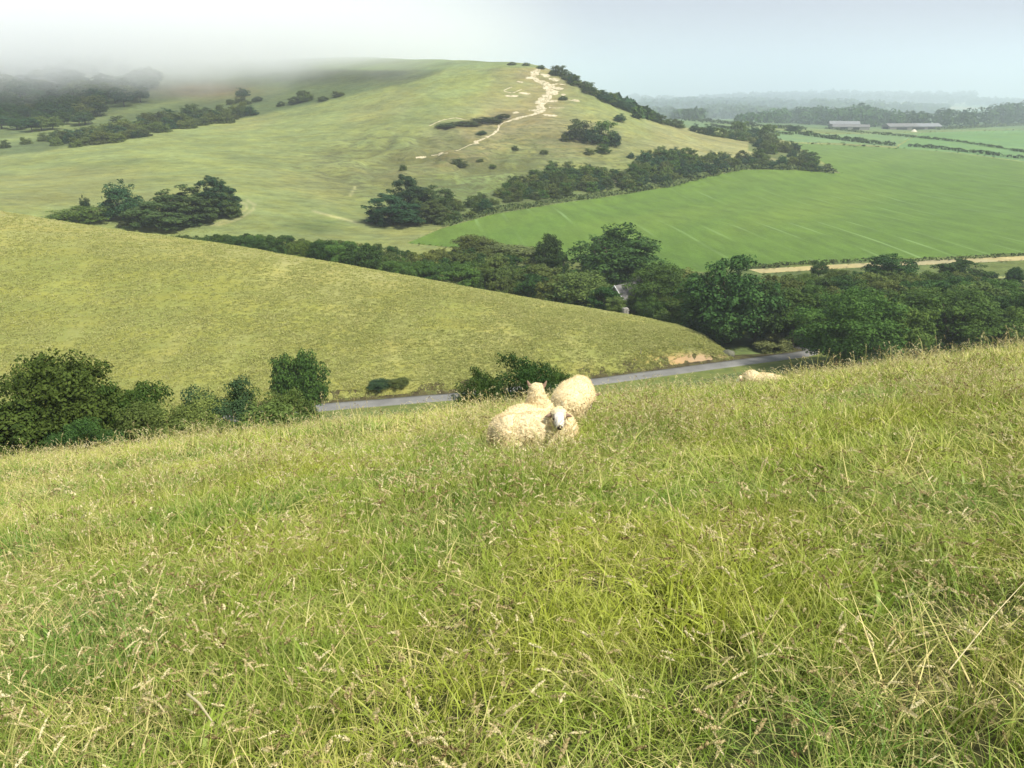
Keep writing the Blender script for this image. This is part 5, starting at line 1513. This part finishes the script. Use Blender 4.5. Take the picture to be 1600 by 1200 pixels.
PCOLS = {}
def tuft_collection(key, meshes):
    c = bpy.data.collections.new('tufts_' + key)
    for k, me in enumerate(meshes):
        c.objects.link(bpy.data.objects.new('%s_%02d' % (key, k), me))
    PCOLS[key] = c
def scatter(name, key, P, rz, sc, label, tilt=0.0, cat='grass', r=None):
    c = PCOLS[key]; n = len(P)
    r = r or np.random.default_rng(3)
    me = bpy.data.meshes.new(name); me.vertices.add(n); me.vertices.foreach_set('co', np.asarray(P, np.float32).ravel())
    rot = np.stack([r.normal(size=n) * tilt, r.normal(size=n) * tilt, rz], -1).astype(np.float32)
    me.attributes.new('rot', 'FLOAT_VECTOR', 'POINT').data.foreach_set('vector', rot.ravel())
    me.attributes.new('size', 'FLOAT_VECTOR', 'POINT').data.foreach_set('vector', np.asarray(sc, np.float32).ravel())
    me.attributes.new('pick', 'INT', 'POINT').data.foreach_set('value', r.integers(0, len(c.objects), n).astype(np.int32))
    o = link(name, me)
    tag(o, label, cat, None, 'stuff')
    ng = bpy.data.node_groups.new(name, 'GeometryNodeTree')
    ng.interface.new_socket('Geometry', in_out='INPUT', socket_type='NodeSocketGeometry'); ng.interface.new_socket('Geometry', in_out='OUTPUT', socket_type='NodeSocketGeometry')
    gi, go = ng.nodes.new('NodeGroupInput'), ng.nodes.new('NodeGroupOutput')
    ip = ng.nodes.new('GeometryNodeInstanceOnPoints'); ci = ng.nodes.new('GeometryNodeCollectionInfo')
    ci.inputs['Collection'].default_value = c; ci.inputs['Separate Children'].default_value = True; ci.inputs['Reset Children'].default_value = True
    ip.inputs['Pick Instance'].default_value = True
    def na(nm, typ):
        a = ng.nodes.new('GeometryNodeInputNamedAttribute'); a.data_type = typ; a.inputs['Name'].default_value = nm; return a.outputs['Attribute']
    e2r = ng.nodes.new('FunctionNodeEulerToRotation')
    L = ng.links.new
    L(gi.outputs[0], ip.inputs['Points']); L(ci.outputs[0], ip.inputs['Instance']); L(na('pick', 'INT'), ip.inputs['Instance Index'])
    L(na('rot', 'FLOAT_VECTOR'), e2r.inputs[0]); L(e2r.outputs[0], ip.inputs['Rotation']); L(na('size', 'FLOAT_VECTOR'), ip.inputs['Scale'])
    L(ip.outputs[0], go.inputs[0])
    m = o.modifiers.new('scatter', 'NODES'); m.node_group = ng
    return o

def tuft(seed, n, rad, hr, wid, seg=4, stems=0, shr=(0.3, 0.5), stemw=0.0022, hw=0.011, spk=26, tint=(0, 0.75), lean=0.5, curl=0.8, hl=(0.05, 0.10), tone=(0.2, 1.0)):
    r = np.random.default_rng(seed)
    V, f, t = blades(n, rad, hr, wid, r, lean, curl, seg, tint)
    mi = [np.zeros(len(f), np.int32)]
    if stems:
        (sv, sf), (hv, ht) = panicles(stems, rad, shr, r, hl, hw, stemw, spk, tone=tone)
        o = len(V); V = np.concatenate([V, sv]); f = np.concatenate([f, sf + o]); t = np.concatenate([t, np.full(len(sv), 0.62)]); mi.append(np.zeros(len(sf), np.int32))
        o = len(V); hf = np.arange(len(hv)).reshape(-1, 4); V = np.concatenate([V, hv]); f = np.concatenate([f, hf + o]); t = np.concatenate([t, ht]); mi.append(np.ones(len(hf), np.int32))
    return mesh_np('tuft', V, f, False, {'tint': t}, [M_grass, M_head], np.concatenate(mi))
tuft_collection('near', [tuft(100 + k, 120, 0.16, (0.07, 0.17), 0.0053, 4, curl=1.5, lean=0.6) for k in range(4)] + [tuft(110 + k, 110, 0.16, (0.05, 0.15), 0.0056, 4, tint=(0.2, 0.95), lean=0.9, curl=1.7) for k in range(4)])
tuft_collection('near_stems', [tuft(120 + k, 9, 0.2, (0.10, 0.20), 0.0034, 5, stems=12, shr=(0.13, 0.29), stemw=0.0018, hw=0.0072, spk=40, hl=(0.016, 0.045), tint=(0.3, 0.9), curl=1.2, tone=(0.0, 1.0)) for k in range(7)])
tuft_collection('mid', [tuft(130 + k, 135, 0.23, (0.08, 0.20), 0.0085, 3, curl=1.5, lean=0.6) for k in range(4)] + [tuft(140 + k, 125, 0.23, (0.07, 0.18), 0.0085, 3, tint=(0.25, 0.95), lean=0.9, curl=1.7) for k in range(4)])
tuft_collection('mid_stems', [tuft(150 + k, 9, 0.26, (0.12, 0.26), 0.0055, 3, stems=14, shr=(0.16, 0.36), stemw=0.003, hw=0.011, spk=18, tint=(0.3, 0.9), hl=(0.025, 0.065), curl=1.2, tone=(0.0, 1.0)) for k in range(7)])
tuft_collection('far', [tuft(160 + k, 150, 0.4, (0.10, 0.26), 0.017, 3, tint=(0.0, 1.0), curl=1.4, lean=0.8) for k in range(5)])
tuft_collection('far_stems', [tuft(170 + k, 8, 0.42, (0.2, 0.32), 0.010, 3, stems=16, shr=(0.2, 0.44), stemw=0.005, hw=0.016, spk=10, tint=(0.3, 0.9), hl=(0.04, 0.09), tone=(0.0, 1.0)) for k in range(5)])

def field_points(y0, y1, dens, seed, side=0.80, pad=1.6, thin=None):
    r = np.random.default_rng(seed)
    X1 = side * y1 + pad; n = int(dens * 2 * X1 * (y1 - y0))
    x, y = r.uniform(-X1, X1, n), r.uniform(y0, y1, n)
    m = np.abs(x) < side * np.maximum(y, 0) + pad
    for sx, sy, rz, s in SHEEP_AT:
        c, sn_ = math.cos(rz), math.sin(rz)
        u, v = (x - sx) * c + (y - sy) * sn_, -(x - sx) * sn_ + (y - sy) * c
        m &= ~((np.abs(u) < 0.62 * s) & (np.abs(v) < 0.33 * s))
    m &= (x * x + y * y > 0.35)
    if thin is not None: m &= r.random(n) < thin(x, y)
    x, y = x[m], y[m]
    return np.stack([x, y, HA(x, y)], -1), r
def do_scatter(name, key, y0, y1, dens, seed, label, hs=(0.7, 1.35), thin=None, hvar=0.5):
    P, r = field_points(y0, y1, dens, seed, thin=thin)
    hv = (1 + hvar * fbm(P[:, 0] / 0.9, P[:, 1] / 0.9, 2, 121) + 0.25 * fbm(P[:, 0] / 3.5, P[:, 1] / 3.5, 2, 123))
    s = r.uniform(*hs, len(P))
    S = np.stack([s, s, s * hv * r.uniform(0.8, 1.2, len(P))], -1)
    scatter(name, key, P, r.random(len(P)) * 6.283, S, label, 0.10, r=r)
    return len(P)
r0 = np.random.default_rng(5)
def herb(seed):
    r = np.random.default_rng(seed)
    V, f, t = blades(26, 0.13, (0.07, 0.16), 0.017, r, 0.9, 1.6, 4, (0.0, 0.25))
    return mesh_np('herb', V, f, False, {'tint': t}, [M_grass])
def thatch(seed):
    r = np.random.default_rng(seed)
    V, f, t = blades(60, 0.2, (0.05, 0.12), 0.0055, r, 2.6, 1.2, 3, (0.75, 1.15))
    return mesh_np('thatch', V, f, False, {'tint': t}, [M_grass])
tuft_collection('herbs', [herb(400 + k) for k in range(3)])
tuft_collection('thatch', [thatch(410 + k) for k in range(3)])
head_patch = lambda x, y: np.clip(0.55 + 0.9 * fbm(x / 1.7, y / 1.7, 3, 141), 0.08, 1)
k = 0
k += do_scatter('grass', 'near', -1.0, 5.2, 46, 201, 'fine green meadow grass nearest the viewer')
k += do_scatter('grass', 'near_stems', -1.0, 5.2, 25, 202, 'flowering grass stems with pale seed heads nearest the viewer', thin=head_patch)
k += do_scatter('grass', 'mid', 5.2, 11.5, 26, 203, 'meadow grass around the lying sheep')
k += do_scatter('grass', 'mid_stems', 5.2, 11.5, 22, 204, 'flowering grass stems around the lying sheep', thin=head_patch)
k += do_scatter('grass', 'far', 11.5, 30, 9.5, 205, 'meadow grass rolling over the crest of the slope')
k += do_scatter('grass', 'far_stems', 11.5, 30, 10, 206, 'seed heads standing up along the crest of the slope', thin=head_patch)
k += do_scatter('grass', 'far', 30, 62, 2.2, 207, 'rough grass on the hidden slope below the crest', hs=(1.3, 2.0))

lush = lambda x, y: np.clip(1.6 * fbm(x / 1.1, y / 1.1, 3, 151) - 0.25, 0, 1)
k += do_scatter('grass', 'herbs', -1.0, 11, 34, 208, 'deep green broad bladed tufts in the meadow', thin=lush)
k += do_scatter('grass', 'thatch', -1.0, 11, 10, 209, 'flattened dry straw between the meadow tufts', thin=head_patch)
# tussocks of dry grass over the spur
def spur_tuft(seed):
    r = np.random.default_rng(seed)
    V, f, t = blades(26, 0.42, (0.14, 0.34), 0.10, r, 0.5, 0.7, 2, (0, 0.9))
    return mesh_np('tuft', V, f, False, {'tint': t}, [sn])
tuft_collection('spur', [spur_tuft(300 + j) for j in range(4)])
r = np.random.default_rng(77)
n = 115000
u_ = r.uniform(-0.86, 0.36, n); t_ = r.uniform(-0.12, 1.06, n)
yf_ = np.interp(u_, _fu, B_FOOT[:, 2]); ys_ = np.interp(u_, _bu, B_SKY[:, 2])
y_ = yf_ + (ys_ - yf_) * t_; x_ = u_ * y_
keep = r.random(n) < np.clip(0.62 + 0.8 * fbm(x_ / 7, y_ / 10, 3, 95), 0.15, 1)
ld = np.sqrt(((x_[:, None] - lane[None, ::6, 0]) ** 2 + (y_[:, None] - lane[None, ::6, 1]) ** 2).min(1))
keep &= ld > 2.6
x_, y_ = x_[keep], y_[keep]
zb = HB(x_, y_)
on = zb > HC(x_, y_) - 0.1
qx_, qy_ = pix(x_, y_, zb)
on &= r.random(len(x_)) > 1.2 * np.exp(-((qx_ - 1088) / 62) ** 2 - ((qy_ - 563) / 10) ** 2)
x_, y_, zb = x_[on], y_[on], zb[on]
s = r.uniform(0.7, 1.5, len(x_))
scatter('grass', 'spur', np.stack([x_, y_, zb], -1), r.random(len(x_)) * 6.283, np.stack([s, s, s * r.uniform(0.4, 0.8, len(x_))], -1), 'dry yellow grass tussocks covering the spur', r=r)
print('grass instances', k, len(x_))
# loose stalks: broken dry stems lying over the sward
def stalk(p0, p1, rad, label, mat=M_head):
    a, b = np.array(p0), np.array(p1); m = (a + b) / 2 + np.array([0, 0, 0.02])
    V, f = tube([a, m, b], [rad, rad * 0.9, rad * 0.5], 6)
    tag(link('dry_stalk', mesh_np('dry_stalk', V - a, f, True, {'tint': np.full(len(V), 0.85)}, [mat]), None, a), label, 'stalk')
def lawn(px, py, up):
    q = hits([px], [py], HA, 0.8, 40, 500)[0]; q[2] += up; return q
stalk(lawn(1468, 1110, 0.17), lawn(1580, 1003, 0.30), 0.0022, 'long pale broken grass stalk slanting over the grass')
stalk(lawn(305, 1150, 0.2), lawn(345, 1205, 0.22), 0.006, 'thick pale dry stalk lying in the grass at the bottom edge')

# ------------------------------------------------------------------ haze over everything, and the cloud lying on the hill
def vol_box(name, lo, hi, dens, col, aniso=0.2):
    V, f = box_np(lo[0], hi[0], lo[1], hi[1], lo[2], hi[2])
    N = NT(name)
    v = N.n('VolumePrincipled')
    v.inputs['Color'].default_value = (*col, 1); v.inputs['Density'].default_value = dens; v.inputs['Anisotropy'].default_value = aniso
    N.l(v.outputs[0], N.out.inputs['Volume'])
    tag(link(name, mesh_np(name, V, f, False, {}, [N.m])), kind='stuff')
vol_box('haze', (-14000, -60, -75), (14000, 9100, 190), 0.00022, (0.80, 0.87, 1.0))
vol_box('sea_mist', (-13000, 780, -70), (13000, 9050, 70), 0.0011, (0.80, 0.91, 1.0))
def cloud(name, label, lo, hi, dens):
    """a bank of cloud resting on the hill: a lumpy closed hull whose density thins out towards its foot and its open end"""
    bm = bmesh.new(); bmesh.ops.create_icosphere(bm, subdivisions=4, radius=1)
    c = (np.array(lo) + np.array(hi)) / 2; h = (np.array(hi) - np.array(lo)) / 2
    for v in bm.verts:
        p = np.array(v.co); k = 1 + 0.06 * math.sin(5 * p[0] + 2) * math.sin(4 * p[1] + 1)
        q = np.sign(p) * np.abs(p) ** 0.55 * k
        v.co = Vector(np.clip(q, -1, 1) * h)
    me = bpy.data.meshes.new(name); bm.to_mesh(me); bm.free()
    N = NT(name)
    pos = N.n('NewGeometry').outputs['Position']
    sp = N.n('SeparateXYZ'); N.l(pos, sp.inputs[0])
    n = N.noise(pos, 0.011, 5, 0.65)
    wob = N.math('MULTIPLY', N.math('SUBTRACT', n, 0.5), 85.0)
    def rng_(v, a, b):
        m = N.n('MapRange', interpolation_type='SMOOTHSTEP'); N.l(v, m.inputs['Value']); m.inputs['From Min'].default_value = a; m.inputs['From Max'].default_value = b
        return m.outputs[0]
    zz = rng_(N.math('ADD', N.math('SUBTRACT', sp.outputs[2], N.math('MULTIPLY', sp.outputs[0], 0.035)), wob), 2.0, 44.0)
    xx = rng_(N.math('ADD', sp.outputs[0], wob), hi[0] - 5, hi[0] - 400)
    yy = N.math('MULTIPLY', rng_(sp.outputs[1], lo[1] + 10, lo[1] + 140), rng_(sp.outputs[1], hi[1] - 10, hi[1] - 200))
    zz = N.math('MULTIPLY', zz, rng_(sp.outputs[2], 125.0, 40.0))
    d = N.math('MULTIPLY', N.math('MULTIPLY', zz, xx), N.math('MULTIPLY', yy, dens))
    v = N.n('VolumePrincipled'); v.inputs['Color'].default_value = (0.97, 0.985, 1.0, 1); v.inputs['Anisotropy'].default_value = 0.1
    N.l(d, v.inputs['Density']); N.l(v.outputs[0], N.out.inputs['Volume'])
    me.materials.append(N.m)
    tag(link(name, me, None, tuple(c)), label, 'mist', None, 'stuff')
cloud('mist', 'low white cloud lying on the misty end of the hill', (-1150, 480, -22), (90, 1200, 150), 0.013)
